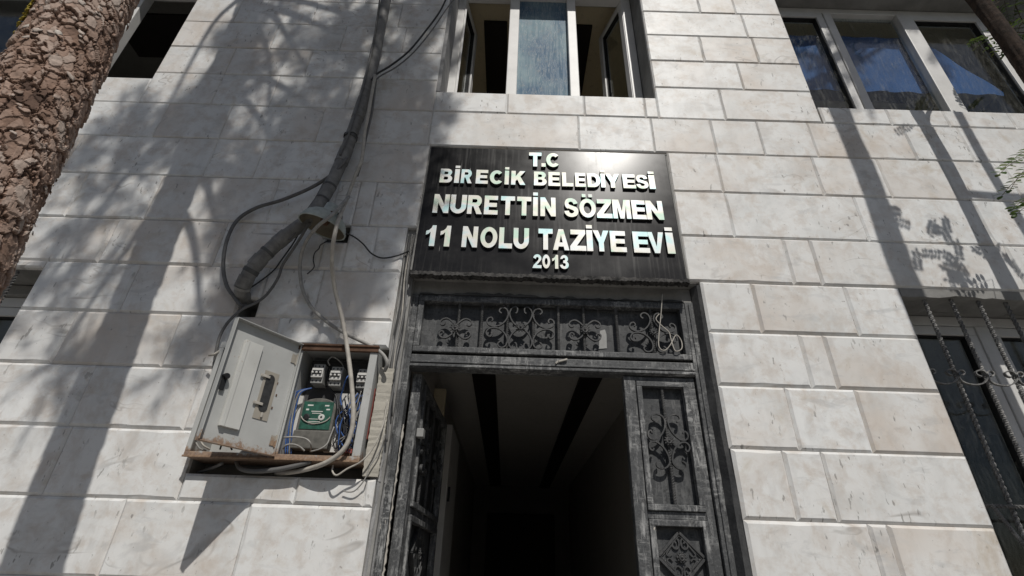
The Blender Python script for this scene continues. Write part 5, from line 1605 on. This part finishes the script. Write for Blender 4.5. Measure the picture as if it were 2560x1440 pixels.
def finish(T, ax, top, ml, mt_, arms):
    for (dx, dy, dz) in arms:
        m = MB(); m.tube(catmull([ax(top - .3), ax(top) + Vector((dx * .4, dy * .4, .3)), ax(top) + Vector((dx, dy, dz))], 5), .02, 8, True, [.026 - .0018 * i for i in range(11)])
        part('limb', m, M['barkdark'], T, smooth=True, recalc=False)
        for k in range(14):
            p = ax(top) + Vector((dx * rg.uniform(.4, 1.2) + rg.uniform(-.3, .3), dy * rg.uniform(.4, 1.2) + rg.uniform(-.3, .3), dz * rg.uniform(.6, 1.2)))
            spray(ml, mt_, p, Vector((rg.uniform(-1, 1), rg.uniform(-1, 1), rg.uniform(-.3, .8))), rg, 7, .4)
    part('crown', ml, M['leaf'], T, tint=True, recalc=False, kind='stuff')
    part('twigs', mt_, M['twig'], T, recalc=False, kind='stuff')

LT, ltx = locust('slim dark tree trunk in the upper right corner before the window', 2.388, -.442, .037, 5.9, 0.0)
ml, mt_ = MB(), MB()
for k in range(11):
    p = Vector((2.9054, -0.3, 4.4021)) + Vector((rg.uniform(.06, .34), rg.uniform(-.05, .15), rg.uniform(.0, .35)))
    spray(ml, mt_, p, Vector((rg.uniform(-.9, .5), rg.uniform(-.3, .4), rg.uniform(-.4, .6))), rg, 6, .22)
m = MB(); m.tube(catmull([ltx(4.3), ltx(4.45) + Vector((.14, .07, 0)), Vector((2.9452, -0.3, 4.4618)) + Vector((.2, 0, .2))], 5), .012, 8, True, [.016 - .0011 * i for i in range(11)])
part('limb', m, M['barkdark'], LT, smooth=True, recalc=False)
finish(LT, ltx, 5.9, ml, mt_, ((1.1, -.4, 1.5), (.8, -.3, 1.2), (1.5, -.2, 1.4)))
LT2, ltx2 = locust('tree beside the camera whose broad shadow crosses the wall under the right window', 2.165, -1.25, .060, 6.6, 2.0)
finish(LT2, ltx2, 6.6, MB_() if False else MB(), MB(), ((1.2, -.9, 1.6), (.7, -1.2, 1.5), (1.7, -.5, 1.4)))

# young locust with a thin stem, standing just outside the picture on the right; a leafy shoot reaches in
LS = thing('locust_sapling', 'young locust whose leafy shoot reaches in at the right edge', 'sapling', (2.735, -.86, 0))
def stem(xs_, d, r, top):
    x = xs_ + math.tan(math.radians(SUN_AZ)) * d
    pts = [(x + .012 * math.sin(z * 3 + xs_ * 9), -d + .012 * math.sin(z * 2.3), z) for z in [.1 + .3 * i for i in range(int(top / .3))]]
    cvp = catmull(pts, 3); n = len(cvp)
    m = MB(); m.tube(cvp, r, 10, True, [r * (1.12 - .3 * i / n) for i in range(n)])
    part('stem', m, M['barkdark'], LS, smooth=True, recalc=False)
stem(2.505, .86, .030, 6.2)
ml, mt_ = MB(), MB()
def wall_to(px_, pz_, t): return Vector((px_, 0, pz_)) + TO_SUN * t
m = MB(); m.tube([wall_to(2.29, 3.285, 1.42), wall_to(2.42, 3.275, 1.40), wall_to(2.60, 3.27, 1.38)], .017, 8)
part('side_branch', m, M['barkdark'], LS, recalc=False)
for (wx, wz, n, t) in ((1.83, 2.79, 2, 1.35), (1.96, 3.02, 2, 1.30), (1.95, 3.16, 1, 1.30), (2.05, 2.92, 3, 1.28), (2.11, 3.00, 2, 1.25), (2.12, 2.82, 4, 1.25), (2.20, 2.86, 2, 1.22), (2.24, 2.80, 2, 1.2), (2.36, 2.76, 2, 1.2), (2.04, 2.76, 3, 1.3), (2.08, 3.74, 1, 1.3)):
    for k in range(n):
        p = wall_to(wx + rg.uniform(-.05, .05), wz + rg.uniform(-.06, .06), t + rg.uniform(-.08, .08))
        compound(ml, mt_, p, Vector((rg.uniform(-.8, .8), rg.uniform(-.5, .3), rg.uniform(-.1, 1))), rg, .12, 6, .024, .0068)
base = Vector((2.2597, -0.4, 3.0398))
m = MB(); m.tube(catmull([wall_to(2.28, 2.15, 1.38), Vector((2.029, -0.55, 2.7403)), base], 5), .004, 6)
part('shoot', m, M['twig'], LS, recalc=False)
for (tip, st_, pr, L_) in (((1.997, -0.42, 3.0821), (2.2266, -0.4, 3.1638), 7, .16), ((1.9791, -0.4, 2.9803), (2.1961, -0.4, 3.0819), 7, .16), ((2.1187, -0.36, 3.1747), (2.3107, -0.38, 3.2471), 7, .15), ((1.9788, -0.44, 2.9922), (2.2358, -0.4, 3.1293), 7, .15), ((2.0183, -0.38, 2.876), (2.1547, -0.38, 2.9231), 6, .12), ((1.996, -0.4, 2.9003), (2.1655, -0.4, 2.9491), 6, .12)):
    a_, b_ = Vector(st_), Vector(tip)
    compound(ml, mt_, a_, b_ - a_, rg, (b_ - a_).length, pr, .031, .0098)
    mt_.tube([base, a_], .0016, 4, False)
part('leaves', ml, M['leaf'], LS, tint=True, recalc=False, kind='stuff')
part('twigs', mt_, M['twig'], LS, recalc=False, kind='stuff')
